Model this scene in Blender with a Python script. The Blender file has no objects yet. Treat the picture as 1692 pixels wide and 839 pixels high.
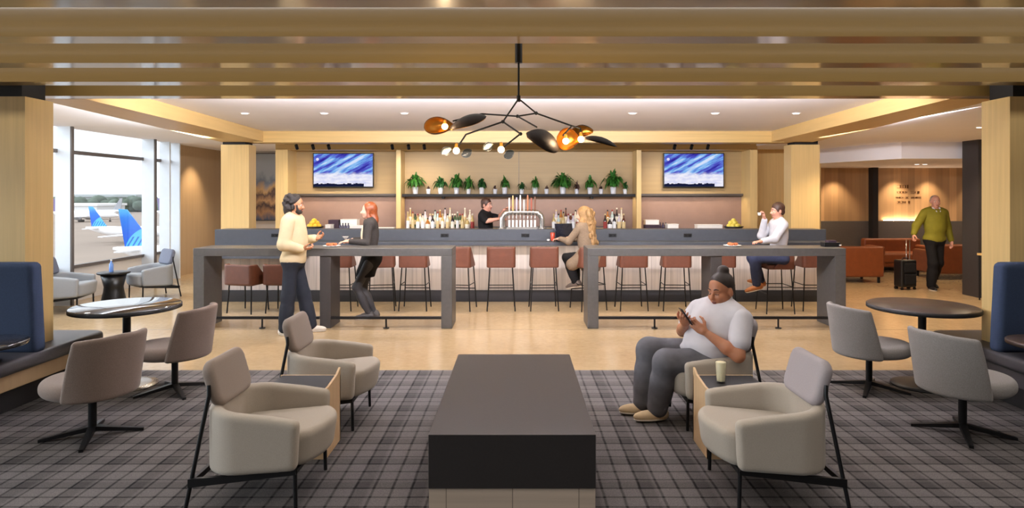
import bpy, math, random
import numpy as np
from mathutils import Vector, Matrix
random.seed(7)
S = bpy.context.scene
COL = S.collection
PI = math.pi

# ------------------------------------------------------------------ camera, sky, sun, exposure
FPX, U0, V0, CAMH = 1050.0, 855.0, 322.0, 1.78
cam = bpy.data.cameras.new('camera'); cam_o = bpy.data.objects.new('camera', cam); COL.objects.link(cam_o)
cam.sensor_width = 36.0; cam.lens = 36.0 * FPX / 1692.0
cam.shift_x = -(U0 - 846.0) / 1692.0
cam.shift_y = -(419.5 - V0) / 1692.0
cam.clip_start = 0.05; cam.clip_end = 2000
cam_o.location = (0, 0, CAMH); cam_o.rotation_euler = (PI / 2, 0, 0)
S.camera = cam_o
S.view_settings.view_transform = 'Standard'; S.view_settings.look = 'None'
S.view_settings.gamma = 1.0; S.view_settings.use_curve_mapping = False
S.view_settings.exposure = 0.0

def at(u, v, Y):
    return Vector(((u - U0) * Y / FPX, Y, CAMH - (v - V0) * Y / FPX))

def lin(c):
    if isinstance(c, str):
        c = [int(c[i:i + 2], 16) for i in (0, 2, 4)]
    return tuple((x / 255 / 12.92) if x / 255 <= 0.04045 else ((x / 255 + 0.055) / 1.055) ** 2.4 for x in c) + (1.0,)

world = bpy.data.worlds.new('world'); S.world = world; world.use_nodes = True
wn = world.node_tree.nodes; wl = world.node_tree.links; wn.clear()
w_out = wn.new('ShaderNodeOutputWorld'); w_bg = wn.new('ShaderNodeBackground')
w_tc = wn.new('ShaderNodeTexCoord'); w_sep = wn.new('ShaderNodeSeparateXYZ'); w_ramp = wn.new('ShaderNodeValToRGB')
w_no = wn.new('ShaderNodeTexNoise'); w_no.inputs['Scale'].default_value = 4.0; w_no.inputs['Detail'].default_value = 5
w_add = wn.new('ShaderNodeMath'); w_add.operation = 'MULTIPLY_ADD'; w_add.inputs[1].default_value = 0.12
wl.new(w_tc.outputs['Generated'], w_sep.inputs[0]); wl.new(w_tc.outputs['Generated'], w_no.inputs['Vector'])
wl.new(w_no.outputs['Fac'], w_add.inputs[0]); wl.new(w_sep.outputs['Z'], w_add.inputs[2])
wl.new(w_add.outputs[0], w_ramp.inputs['Fac'])
w_ramp.color_ramp.elements[0].position = 0.02; w_ramp.color_ramp.elements[0].color = (0.80, 0.83, 0.85, 1)
w_ramp.color_ramp.elements[1].position = 0.22; w_ramp.color_ramp.elements[1].color = (0.97, 0.97, 1.0, 1)
wl.new(w_ramp.outputs['Color'], w_bg.inputs['Color']); w_bg.inputs['Strength'].default_value = 1.6
wl.new(w_bg.outputs[0], w_out.inputs['Surface'])

def light(name, kind, loc, energy, color, rot=(0, 0, 0), parent=None, **kw):
    d = bpy.data.lights.new(name, kind); d.energy = energy; d.color = color
    for k, v in kw.items(): setattr(d, k, v)
    o = bpy.data.objects.new(name, d); COL.objects.link(o); o.location = loc; o.rotation_euler = rot
    if parent: o.parent = parent
    return o
WARM = (1.0, 0.76, 0.50); SOFT = (1.0, 0.86, 0.70); NEUT = (1.0, 0.93, 0.86); DAY = (0.86, 0.93, 1.0); COOL = (0.94, 0.93, 1.0)
# hazy daylight through the long window wall on the left
light('sun', 'SUN', (-20, 0, 12), 7.0, DAY, (0, math.radians(-62), math.radians(12)), angle=math.radians(70))
# recessed ceiling lamps: (x, y, z, watts, colour, cone in degrees)
DOWN = []
for x in (-4.7, -2.35, -0.8, 0.85, 2.35, 3.75):                       # over the white ceiling bay
    DOWN.append((x if abs(x) < 4.2 else -3.75, 8.55, 2.88, 92, SOFT, 125))
for x in (-3.0, -1.0, 1.0, 3.0):
    DOWN.append((x, 10.0, 2.88, 70, WARM, 125))
for x in (5.6, 7.4): DOWN.append((x, 10.2, 2.74, 120, WARM, 130))
for x in (6.2, 9.2): DOWN.append((x, 7.4, 2.74, 120, WARM, 130))
BETWEEN = [6.08 - 0.74 * i - 0.455 for i in range(0, 8)]      # added unseen strip lights, to brighten the slat faces and the lounge
for x, y, z, p, c, cone in DOWN:
    light('downlight_lamp', 'SPOT', (x, y, z - 0.03), p, c, shadow_soft_size=0.06, spot_size=math.radians(cone), spot_blend=0.6)
# cove lamps, an added strip washing the white ceiling, and shelf lamps behind the bar
def aimed(name, loc, along, aim, sx, sy, p, c):
    """a strip lamp lying along `along`, shining towards `aim`"""
    z = -Vector(aim).normalized(); x = Vector(along).normalized(); x = (x - z * x.dot(z)).normalized(); y = z.cross(x)
    o = light(name, 'AREA', (0, 0, 0), p, c, shape='RECTANGLE', size=sx, size_y=sy)
    o.matrix_world = Matrix(((x.x, y.x, z.x, loc[0]), (x.y, y.y, z.y, loc[1]), (x.z, y.z, z.z, loc[2]), (0, 0, 0, 1))); return o
def strip(name, loc, sx, sy, p, c, rot=(0, 0, 0)):
    o = light(name, 'AREA', loc, p, c, rot, shape='RECTANGLE', size=sx, size_y=sy); o.visible_camera = True; return o

for y in BETWEEN:
    strip('slat_fill', (0.4, y, 2.965), 13.0, 0.10, 35, NEUT)

# ------------------------------------------------------------------ materials
MATS = {}
def new_mat(name):
    m = bpy.data.materials.new(name); m.use_nodes = True
    nt = m.node_tree; nt.nodes.clear()
    out = nt.nodes.new('ShaderNodeOutputMaterial'); b = nt.nodes.new('ShaderNodeBsdfPrincipled')
    nt.links.new(b.outputs[0], out.inputs['Surface'])
    MATS[name] = m
    return m, nt, b
class NX:
    """small node-expression helper"""
    def __init__(s, nt): s.nt = nt
    def _in(s, sock, v):
        if isinstance(v, (int, float)): sock.default_value = v
        elif isinstance(v, tuple): sock.default_value = v
        else: s.nt.links.new(v, sock)
    def m(s, op, a, b=0.0, c=0.0):
        n = s.nt.nodes.new('ShaderNodeMath'); n.operation = op
        for i, v in enumerate((a, b, c)): s._in(n.inputs[i], v)
        return n.outputs[0]
    def xyz(s, kind='Object'):
        t = s.nt.nodes.new('ShaderNodeTexCoord'); q = s.nt.nodes.new('ShaderNodeSeparateXYZ')
        s.nt.links.new(t.outputs[kind], q.inputs[0]); return t.outputs[kind], q.outputs[0], q.outputs[1], q.outputs[2]
    def comb(s, x, y, z):
        n = s.nt.nodes.new('ShaderNodeCombineXYZ')
        for i, v in enumerate((x, y, z)): s._in(n.inputs[i], v)
        return n.outputs[0]
    def noise(s, vec, scale, detail=3, rough=0.55):
        n = s.nt.nodes.new('ShaderNodeTexNoise'); n.inputs['Scale'].default_value = scale
        n.inputs['Detail'].default_value = detail; n.inputs['Roughness'].default_value = rough
        if vec is not None: s.nt.links.new(vec, n.inputs['Vector'])
        return n.outputs['Fac']
    def white(s, v):
        n = s.nt.nodes.new('ShaderNodeTexWhiteNoise'); n.noise_dimensions = '1D'; s._in(n.inputs['W'], v)
        return n.outputs['Value']
    def mapv(s, vec, scale):
        n = s.nt.nodes.new('ShaderNodeMapping'); n.inputs['Scale'].default_value = scale
        s.nt.links.new(vec, n.inputs['Vector']); return n.outputs[0]
    def ramp(s, fac, stops, interp='LINEAR'):
        n = s.nt.nodes.new('ShaderNodeValToRGB'); cr = n.color_ramp; cr.interpolation = interp
        while len(cr.elements) < len(stops): cr.elements.new(0.5)
        for e, (p, c) in zip(cr.elements, stops): e.position = p; e.color = c
        s._in(n.inputs['Fac'], fac); return n.outputs['Color']
    def mix(s, fac, a, b, mode='MIX'):
        n = s.nt.nodes.new('ShaderNodeMixRGB'); n.blend_type = mode
        s._in(n.inputs['Fac'], fac); s._in(n.inputs[1], a); s._in(n.inputs[2], b); return n.outputs[0]
    def bump(s, h, bsdf, strength=0.2, dist=0.01):
        n = s.nt.nodes.new('ShaderNodeBump'); n.inputs['Strength'].default_value = strength; n.inputs['Distance'].default_value = dist
        s._in(n.inputs['Height'], h); s.nt.links.new(n.outputs[0], bsdf.inputs['Normal'])
def shade(c, k): return (min(1, c[0] * k), min(1, c[1] * k), min(1, c[2] * k), 1)

def plain(name, col, rough=0.5, metal=0.0, var=0.10, scale=30.0, bump=0.0, trans=0.0, sheen=0.0, coat=0.0):
    """a plain coloured surface with faint procedural variation"""
    m, nt, b = new_mat(name); x = NX(nt); c = lin(col)
    vec = x.xyz()[0]; f = x.noise(vec, scale)
    col_s = x.ramp(f, [(0.3, shade(c, 1 - var)), (0.7, shade(c, 1 + var))])
    nt.links.new(col_s, b.inputs['Base Color'])
    b.inputs['Roughness'].default_value = rough; b.inputs['Metallic'].default_value = metal
    b.inputs['Transmission Weight'].default_value = trans
    b.inputs['Sheen Weight'].default_value = sheen
    b.inputs['Coat Weight'].default_value = coat
    if rough >= 0.75: b.inputs['Specular IOR Level'].default_value = 0.2
    if bump: x.bump(f, b, bump, 0.004)
    return m
def wood(name, col, axis=2, rough=0.45, var=0.22, fine=40.0, plank=0.0, plank_axis=0, plank_var=0.25, gap=0.0):
    """streaky veneer; grain runs along `axis`; optional boards across plank_axis"""
    m, nt, b = new_mat(name); x = NX(nt); c = lin(col)
    vec, X, Y, Z = x.xyz()
    sc = [fine, fine, fine]; sc[axis] = fine * 0.03
    f = x.noise(x.mapv(vec, tuple(sc)), 1.0, 5, 0.6)
    colr = x.ramp(f, [(0.25, shade(c, 1 - var)), (0.5, c), (0.8, shade(c, 1 + var))])
    if plank:
        P = (X, Y, Z)[plank_axis]
        q = x.m('DIVIDE', P, plank); idx = x.m('FLOOR', q)
        g = x.white(idx); k = x.m('MULTIPLY_ADD', g, 2 * plank_var, 1 - plank_var)
        colr = x.mix(1.0, colr, x.comb(k, k, k), 'MULTIPLY')
        if gap:
            fr = x.m('FRACT', q); e = x.m('LESS_THAN', fr, gap)
            colr = x.mix(e, colr, shade(c, 0.35))
    nt.links.new(colr, b.inputs['Base Color']); b.inputs['Roughness'].default_value = rough
    return m
def glowing(name, col, strength):
    m = bpy.data.materials.new(name); m.use_nodes = True; nt = m.node_tree; nt.nodes.clear()
    out = nt.nodes.new('ShaderNodeOutputMaterial'); e = nt.nodes.new('ShaderNodeEmission')
    e.inputs['Color'].default_value = col; e.inputs['Strength'].default_value = strength
    nt.links.new(e.outputs[0], out.inputs['Surface']); MATS[name] = m; return m
def clear_glass(name, tint=(0.96, 0.98, 0.99, 1), gloss=0.08):
    m = bpy.data.materials.new(name); m.use_nodes = True; nt = m.node_tree; nt.nodes.clear()
    out = nt.nodes.new('ShaderNodeOutputMaterial'); t = nt.nodes.new('ShaderNodeBsdfTransparent'); g = nt.nodes.new('ShaderNodeBsdfGlossy')
    mx = nt.nodes.new('ShaderNodeMixShader'); lw = nt.nodes.new('ShaderNodeLayerWeight'); lw.inputs['Blend'].default_value = 0.12
    ml = nt.nodes.new('ShaderNodeMath'); ml.operation = 'MULTIPLY_ADD'; ml.inputs[1].default_value = 0.35; ml.inputs[2].default_value = gloss * 0.3
    t.inputs['Color'].default_value = tint; g.inputs['Roughness'].default_value = 0.03
    nt.links.new(lw.outputs['Fresnel'], ml.inputs[0]); nt.links.new(ml.outputs[0], mx.inputs['Fac'])
    nt.links.new(t.outputs[0], mx.inputs[1]); nt.links.new(g.outputs[0], mx.inputs[2]); nt.links.new(mx.outputs[0], out.inputs['Surface'])
    MATS[name] = m; return m

OAK = wood('pale oak veneer', (218, 186, 126), axis=2, rough=0.42, var=0.10, fine=30)
OAKX = wood('oak veneer grain across', (208, 174, 112), axis=0, rough=0.42, var=0.13, fine=30)
OAKY = wood('oak veneer along the beams', (210, 176, 116), axis=1, rough=0.4, var=0.08, fine=20)
SLAT = wood('satin oak ceiling slat', (138, 112, 63), axis=0, rough=0.30, var=0.08, fine=18); SLAT.node_tree.nodes['Principled BSDF'].inputs['Coat Weight'].default_value = 0.8; SLAT.node_tree.nodes['Principled BSDF'].inputs['Coat Roughness'].default_value = 0.10; SLAT.node_tree.nodes['Principled BSDF'].inputs['Coat IOR'].default_value = 1.8
PANELWOOD = wood('tan wood partition', (176, 148, 112), axis=2, rough=0.5, var=0.07, fine=16)
HALLWOOD = wood('vertical plank hall wall', (188, 150, 108), axis=2, rough=0.5, var=0.12, fine=20, plank=0.17, plank_axis=0, plank_var=0.24)  # wide plank tone spread also paints in light streaks from uneven plank depth
BARWOOD = wood('whitewashed bar front boards', (186, 174, 166), axis=2, rough=0.6, var=0.22, fine=26, plank=0.16, plank_axis=0, plank_var=0.10, gap=0.02)
ALCOVE = wood('alcove wood panel', (178, 150, 104), axis=0, rough=0.5, var=0.08, fine=20)
SPLASH = plain('rose brown backsplash', (140, 114, 102), 0.45, var=0.05, scale=6)
WHITE = plain('white ceiling paint', (246, 243, 246), 0.8, var=0.01, scale=3)
WALLW = plain('warm white wall paint', (214, 208, 202), 0.8, var=0.02, scale=3)
ALU = plain('pale aluminium window frame', (214, 222, 230), 0.45, var=0.02, scale=8)
BRONZE = plain('dark bronze trim', (92, 84, 80), 0.4, metal=0.3, var=0.05)
BLACK = plain('matt black metal', (22, 22, 24), 0.45, metal=0.4, var=0.1)
BLACKP = plain('black paint cap', (26, 24, 26), 0.7, var=0.1)
GREYLAM = plain('slate grey laminate', (70, 74, 82), 0.45, var=0.06, scale=14)
TABLEGREY = plain('grey stained table', (80, 78, 76), 0.42, var=0.10, scale=22)
DARKPL = plain('charcoal plinth', (40, 40, 44), 0.6, var=0.08)
CHARTOP = plain('charcoal leather texture slab', (44, 41, 41), 0.36, var=0.07, scale=60, bump=0.05)
RUST = plain('rust leather', (96, 54, 37), 0.5, var=0.10, scale=16, bump=0.06)
RUSTS = plain('orange tan leather', (126, 66, 32), 0.45, var=0.10, scale=10, bump=0.06)
GREIGE = plain('greige woven upholstery', (170, 160, 147), 0.85, var=0.05, scale=220, bump=0.10, sheen=0.15)
GREIGEB = plain('taupe woven back pad', (140, 126, 116), 0.85, var=0.06, scale=220, bump=0.10, sheen=0.15)
TWEED = plain('grey tweed upholstery', (142, 137, 134), 0.9, var=0.14, scale=160, bump=0.15, sheen=0.15)
TWEEDB = plain('brown grey tweed upholstery', (128, 112, 102), 0.9, var=0.12, scale=160, bump=0.15, sheen=0.15)
NAVY = plain('navy blue upholstery', (52, 64, 88), 0.85, var=0.08, scale=90, bump=0.08)
BENCHK = plain('charcoal bench leather', (64, 62, 66), 0.45, var=0.08, scale=40)
GLOSSTOP = plain('polished dark stone tabletop', (46, 45, 48), 0.06, var=0.08, scale=40, coat=0.6)
DARKTOP = plain('dark wood tabletop', (58, 46, 40), 0.38, var=0.10, scale=30)
TRAYWOOD = wood('beech side table', (205, 172, 132), axis=2, rough=0.45, var=0.10, fine=24)
BASEWOOD = wood('washed wood base', (176, 158, 140), axis=2, rough=0.55, var=0.16, fine=26)
CHROME = plain('brushed steel', (196, 192, 186), 0.25, metal=0.9, var=0.03)
BRASS = plain('brushed brass', (196, 140, 62), 0.28, metal=0.9, var=0.06)
BRONZEK = plain('blackened bronze', (40, 33, 32), 0.55, metal=0.5, var=0.15)
POTW = plain('glazed pale pot', (214, 214, 218), 0.3, var=0.03)
LEAF = plain('fern leaf green', (48, 104, 34), 0.5, var=0.35, scale=14)
LEAFD = plain('deep leaf green', (34, 84, 36), 0.5, var=0.35, scale=14)
LEAFP = plain('plum leaf', (74, 50, 44), 0.5, var=0.35, scale=14)
SOIL = plain('dark potting soil', (50, 36, 26), 0.9, var=0.2)
PLASTW = plain('white plastic', (236, 234, 230), 0.35, var=0.02)
BLACKS = plain('black plastic', (18, 18, 20), 0.35, var=0.08)
GLASS = clear_glass('window glass')
DRINKG = clear_glass('tumbler glass', (0.99, 0.99, 0.99, 1), 0.0)
BULB = glowing('glowing bulb', (1.0, 0.70, 0.36, 1), 14.0)
LAMPW = glowing('lit downlight lens', (1.0, 0.90, 0.78, 1), 4.0)

# carpet: woven grid of dark lines over grey brown
def carpet_mat():
    m, nt, b = new_mat('grid plaid carpet'); x = NX(nt); vec, X, Y, Z = x.xyz()
    def lines(P, per, w, off=0.0):
        fr = x.m('FRACT', x.m('ADD', x.m('DIVIDE', P, per), off))
        d = x.m('ABSOLUTE', x.m('SUBTRACT', fr, 0.5))
        return x.m('SMOOTH_MIN', x.m('MAXIMUM', x.m('MULTIPLY', x.m('SUBTRACT', w, d), 12.0), 0.0), 1.0, 0.1)
    wob = x.noise(vec, 5.0, 2)
    Xw = x.m('MULTIPLY_ADD', wob, 0.012, X); Yw = x.m('MULTIPLY_ADD', wob, 0.012, Y)
    l1 = x.m('ADD', lines(Xw, 0.115, 0.11), lines(Yw, 0.115, 0.11))
    l2 = x.m('ADD', lines(Xw, 0.345, 0.17, 0.2), lines(Yw, 0.345, 0.17, 0.2))
    fac = x.m('MINIMUM', x.m('ADD', x.m('MULTIPLY', l1, 0.55), x.m('MULTIPLY', l2, 0.30)), 1.0)
    big = x.noise(vec, 0.55, 2)
    n = x.noise(vec, 260.0, 2)
    base = x.ramp(big, [(0.35, lin((76, 75, 78))), (0.65, lin((94, 89, 86)))])
    base = x.mix(0.35, base, x.ramp(n, [(0.3, lin((70, 66, 66))), (0.7, lin((150, 142, 136)))]))
    c = x.mix(fac, base, lin((22, 20, 22)))
    nt.links.new(c, b.inputs['Base Color']); b.inputs['Roughness'].default_value = 0.95; b.inputs['Specular IOR Level'].default_value = 0.1
    x.bump(n, b, 0.35, 0.004)
    return m
CARPET = carpet_mat()
def concrete_mat():
    m, nt, b = new_mat('polished concrete'); x = NX(nt); vec, X, Y, Z = x.xyz()
    n1 = x.noise(vec, 0.9, 5, 0.65); n2 = x.noise(vec, 14.0, 4, 0.7)
    c = x.ramp(n1, [(0.3, lin((168, 144, 110))), (0.7, lin((194, 168, 130)))])
    c = x.mix(0.25, c, x.ramp(n2, [(0.3, lin((150, 128, 98))), (0.75, lin((212, 188, 152)))]))
    j = x.m('LESS_THAN', x.m('ABSOLUTE', x.m('SUBTRACT', x.m('FRACT', x.m('DIVIDE', Y, 2.4)), 0.5)), 0.002)
    c = x.mix(j, c, lin((120, 106, 90)))
    nt.links.new(c, b.inputs['Base Color'])
    r = x.m('MULTIPLY_ADD', n2, 0.14, 0.10); nt.links.new(r, b.inputs['Roughness'])
    b.inputs['Specular IOR Level'].default_value = 0.55
    return m
CONCRETE = concrete_mat()
def screen_mat():
    m = bpy.data.materials.new('television picture'); m.use_nodes = True; nt = m.node_tree; nt.nodes.clear(); x = NX(nt)
    out = nt.nodes.new('ShaderNodeOutputMaterial'); e = nt.nodes.new('ShaderNodeEmission')
    vec, X, Y, Z = x.xyz('Object')      # screen local: x -0.6..0.6, z 0..0.66
    diag = x.m('ADD', X, x.m('MULTIPLY', Z, -1.3))
    diag = x.m('ADD', x.m('MULTIPLY', X, 0.55), x.m('MULTIPLY', Z, -1.0)); v2 = x.comb(x.m('MULTIPLY', diag, 7.0), 0.0, x.m('MULTIPLY_ADD', X, 0.9, x.m('MULTIPLY', Z, 0.9)))
    n = x.noise(v2, 1.0, 4, 0.6)
    sky = x.ramp(n, [(0.36, lin((44, 34, 150))), (0.46, lin((84, 88, 200))), (0.54, lin((120, 180, 240))), (0.64, lin((214, 226, 250)))])
    n2 = x.noise(x.comb(X, 0.0, x.m('MULTIPLY', Z, 3.0)), 6.0, 3)
    snow = x.ramp(n2, [(0.3, lin((200, 204, 240))), (0.6, lin((242, 240, 250)))])
    k = x.m('MULTIPLY', x.m('SUBTRACT', x.m('MULTIPLY_ADD', n2, 0.10, 0.24), Z), 18.0)
    k = x.m('MINIMUM', x.m('MAXIMUM', k, 0.0), 1.0)
    c = x.mix(k, sky, snow)
    blk = x.white(x.m('FLOOR', x.m('MULTIPLY', X, 24.0)))
    bar = x.m('MULTIPLY', x.m('LESS_THAN', Z, x.m('MULTIPLY_ADD', blk, 0.025, 0.045)), x.m('LESS_THAN', X, 0.42))
    c = x.mix(bar, c, lin((26, 30, 60)))
    dx = x.m('ADD', X, 0.52); dz = x.m('SUBTRACT', Z, 0.55)
    dot = x.m('LESS_THAN', x.m('ADD', x.m('MULTIPLY', dx, dx), x.m('MULTIPLY', dz, dz)), 0.0009)
    c = x.mix(dot, c, lin((225, 220, 250)))
    nt.links.new(c, e.inputs['Color']); e.inputs['Strength'].default_value = 1.0
    nt.links.new(e.outputs[0], out.inputs['Surface']); MATS['tv'] = m; return m
SCREEN = screen_mat()
def art_mat():
    m, nt, b = new_mat('layered landscape painting'); x = NX(nt); vec, X, Y, Z = x.xyz()
    n = x.noise(x.mapv(vec, (1.6, 1, 0.8)), 2.2, 5)
    f = x.m('MULTIPLY_ADD', n, 0.55, x.m('MULTIPLY', Z, 0.62))
    c = x.ramp(f, [(0.10, lin((60, 48, 48))), (0.26, lin((70, 84, 110))), (0.36, lin((168, 128, 92))), (0.47, lin((66, 52, 54))), (0.56, lin((186, 146, 104))),
                   (0.68, lin((84, 66, 64))), (0.76, lin((196, 160, 112))), (0.88, lin((120, 136, 158))), (1.0, lin((170, 182, 196)))])
    nt.links.new(c, b.inputs['Base Color']); b.inputs['Roughness'].default_value = 0.6
    return m
ART = art_mat()

# ------------------------------------------------------------------ mesh building
class MB:
    def __init__(s): s.v = []; s.f = []; s.sm = []
    def add(s, vs, fs, smooth=False):
        o = len(s.v); s.v += [tuple(p) for p in vs]
        s.f += [tuple(i + o for i in q) for q in fs]; s.sm += [smooth] * len(fs); return s
    def box(s, x0, x1, y0, y1, z0, z1):
        vs = [(x, y, z) for z in (z0, z1) for y in (y0, y1) for x in (x0, x1)]
        return s.add(vs, [(0, 2, 3, 1), (4, 5, 7, 6), (0, 1, 5, 4), (2, 6, 7, 3), (0, 4, 6, 2), (1, 3, 7, 5)])
    def prism(s, poly, z0, z1, axis='z'):
        """poly: list of 2D points, counter-clockwise; extruded along axis"""
        n = len(poly)
        def P(a, b, h): return (a, b, h) if axis == 'z' else ((h, a, b) if axis == 'x' else (b, h, a))
        vs = [P(a, b, z0) for a, b in poly] + [P(a, b, z1) for a, b in poly]
        fs = [tuple(range(n - 1, -1, -1)), tuple(range(n, 2 * n))] + [(i, (i + 1) % n, n + (i + 1) % n, n + i) for i in range(n)]
        return s.add(vs, fs)
    def tube(s, pts, r, n=10, caps=True, smooth=True):
        pts = [Vector(p) for p in pts]; m = len(pts)
        rs = r if isinstance(r, (list, tuple)) else [r] * m
        ring = []; prev = None
        for i, p in enumerate(pts):
            t = (pts[min(i + 1, m - 1)] - pts[max(i - 1, 0)]).normalized()
            if prev is None:
                a = Vector((0, 0, 1)) if abs(t.z) < 0.9 else Vector((1, 0, 0)); u = t.cross(a).normalized()
            else:
                u = (prev - t * prev.dot(t)).normalized()
            prev = u; w = t.cross(u)
            ring.append([p + (u * math.cos(2 * PI * k / n) + w * math.sin(2 * PI * k / n)) * rs[i] for k in range(n)])
        vs = [q for rr in ring for q in rr]
        fs = [(i * n + k, i * n + (k + 1) % n, (i + 1) * n + (k + 1) % n, (i + 1) * n + k) for i in range(m - 1) for k in range(n)]
        s.add(vs, fs, smooth)
        if caps:
            s.add(ring[0], [tuple(range(n - 1, -1, -1))]); s.add(ring[-1], [tuple(range(n))])
        return s
    def cyl(s, p0, p1, r0, r1=None, n=20, smooth=True):
        return s.tube([p0, p1], [r0, r0 if r1 is None else r1], n, True, smooth)
    def lathe(s, prof, c=(0, 0, 0), n=24):
        """prof: list of (r, z) from bottom to top; closed at the ends"""
        vs = []; m = len(prof)
        for r, z in prof:
            vs += [(c[0] + max(r, 1e-5) * math.cos(2 * PI * k / n), c[1] + max(r, 1e-5) * math.sin(2 * PI * k / n), c[2] + z) for k in range(n)]
        fs = [(i * n + k, i * n + (k + 1) % n, (i + 1) * n + (k + 1) % n, (i + 1) * n + k) for i in range(m - 1) for k in range(n)]
        fs += [tuple(range(n - 1, -1, -1)), tuple((m - 1) * n + k for k in range(n))]
        return s.add(vs, fs, True)
    def sphere(s, c, r, n=12, m=8, sc=(1, 1, 1)):
        prof = [(math.sin(PI * i / m), -math.cos(PI * i / m)) for i in range(m + 1)]
        vs = [(c[0] + r * sc[0] * max(a, 1e-4) * math.cos(2 * PI * k / n), c[1] + r * sc[1] * max(a, 1e-4) * math.sin(2 * PI * k / n), c[2] + r * sc[2] * b) for a, b in prof for k in range(n)]
        fs = [(i * n + k, i * n + (k + 1) % n, (i + 1) * n + (k + 1) % n, (i + 1) * n + k) for i in range(m) for k in range(n)]
        return s.add(vs, fs, True)
    def build(s, name, mat, parent=None, bevel=0.0, seg=2, auto=True):
        me = bpy.data.meshes.new(name); me.from_pydata(s.v, [], s.f); me.update()
        me.polygons.foreach_set('use_smooth', s.sm)
        o = bpy.data.objects.new(name, me); COL.objects.link(o); me.materials.append(mat)
        if parent: o.parent = parent
        if bevel:
            b = o.modifiers.new('bevel', 'BEVEL'); b.width = bevel; b.segments = seg; b.limit_method = 'ANGLE'; b.angle_limit = math.radians(40)
            me.polygons.foreach_set('use_smooth', [True] * len(me.polygons))
            w = o.modifiers.new('wn', 'WEIGHTED_NORMAL'); w.keep_sharp = True
        return o

# ------------------------------------------------------------------ smooth solid modelling (distance fields meshed with surface nets)
def V3(p): return np.array(p, dtype=np.float32)
class SDF:
    def __init__(s): s.p = []
    def cone(s, a, b, ra, rb=None, k=0.03):
        rb = ra if rb is None else rb; a = V3(a); b = V3(b); R = max(ra, rb)
        def f(X, Y, Z):
            d = b - a; L = float(d @ d) + 1e-9
            t = np.clip(((X - a[0]) * d[0] + (Y - a[1]) * d[1] + (Z - a[2]) * d[2]) / L, 0, 1)
            return np.sqrt((X - a[0] - t * d[0]) ** 2 + (Y - a[1] - t * d[1]) ** 2 + (Z - a[2] - t * d[2]) ** 2) - (ra + (rb - ra) * t)
        s.p.append((f, np.minimum(a, b) - R, np.maximum(a, b) + R, k, 1)); return s
    def ell(s, c, r, R=None, k=0.03, op=1):
        c = V3(c); r = V3(r); R = np.eye(3, dtype=np.float32) if R is None else np.array(R, dtype=np.float32)   # columns = axes
        def f(X, Y, Z):
            x, y, z = X - c[0], Y - c[1], Z - c[2]
            q = [x * R[0, i] + y * R[1, i] + z * R[2, i] for i in range(3)]
            k0 = np.sqrt(sum((q[i] / r[i]) ** 2 for i in range(3))); k1 = np.sqrt(sum((q[i] / r[i] ** 2) ** 2 for i in range(3))) + 1e-6
            return k0 * (k0 - 1) / k1
        e = np.sqrt(((R * r) ** 2).sum(1))
        s.p.append((f, c - e, c + e, k, op)); return s
    def func(s, f, lo, hi, k=0.0, op=1): s.p.append((f, V3(lo), V3(hi), k, op)); return s
    def cut(s, point, normal):
        """keep the side the normal points away from"""
        p = V3(point); n = V3(normal); n = n / np.linalg.norm(n)
        s.p.append((lambda X, Y, Z: (X - p[0]) * n[0] + (Y - p[1]) * n[1] + (Z - p[2]) * n[2], None, None, 0, 2)); return s
    def mesh(s, h):
        adds = [q for q in s.p if q[4] == 1]
        lo = np.min([q[1] for q in adds], 0) - 3 * h; hi = np.max([q[2] for q in adds], 0) + 3 * h
        n = np.ceil((hi - lo) / h).astype(int) + 1
        ax = [lo[i] + h * np.arange(n[i], dtype=np.float32) for i in range(3)]
        F = np.full(tuple(n), 0.5, dtype=np.float32)
        for f, a, b, k, op in s.p:
            if a is None: sl = (slice(None),) * 3
            else:
                m = k + 3 * h
                i0 = np.maximum(np.floor((a - m - lo) / h).astype(int), 0); i1 = np.minimum(np.ceil((b + m - lo) / h).astype(int) + 1, n)
                sl = tuple(slice(i0[i], i1[i]) for i in range(3))
            X = ax[0][sl[0]][:, None, None]; Y = ax[1][sl[1]][None, :, None]; Z = ax[2][sl[2]][None, None, :]
            d = f(X, Y, Z).astype(np.float32); g = F[sl]; d = np.broadcast_to(d, g.shape)
            if op == 1:
                if k > 0:
                    w = np.maximum(k - np.abs(g - d), 0) / k; F[sl] = np.minimum(g, d) - w * w * k * 0.25
                else: F[sl] = np.minimum(g, d)
            elif op == 2: F[sl] = np.maximum(g, d)
            else:
                d = -d; w = np.maximum(k - np.abs(g - d), 0) / max(k, 1e-6); F[sl] = np.maximum(g, d) + w * w * k * 0.25
        F[0] = F[-1] = 1; F[:, 0] = F[:, -1] = 1; F[:, :, 0] = F[:, :, -1] = 1
        return surface_net(F, lo, h)
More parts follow.
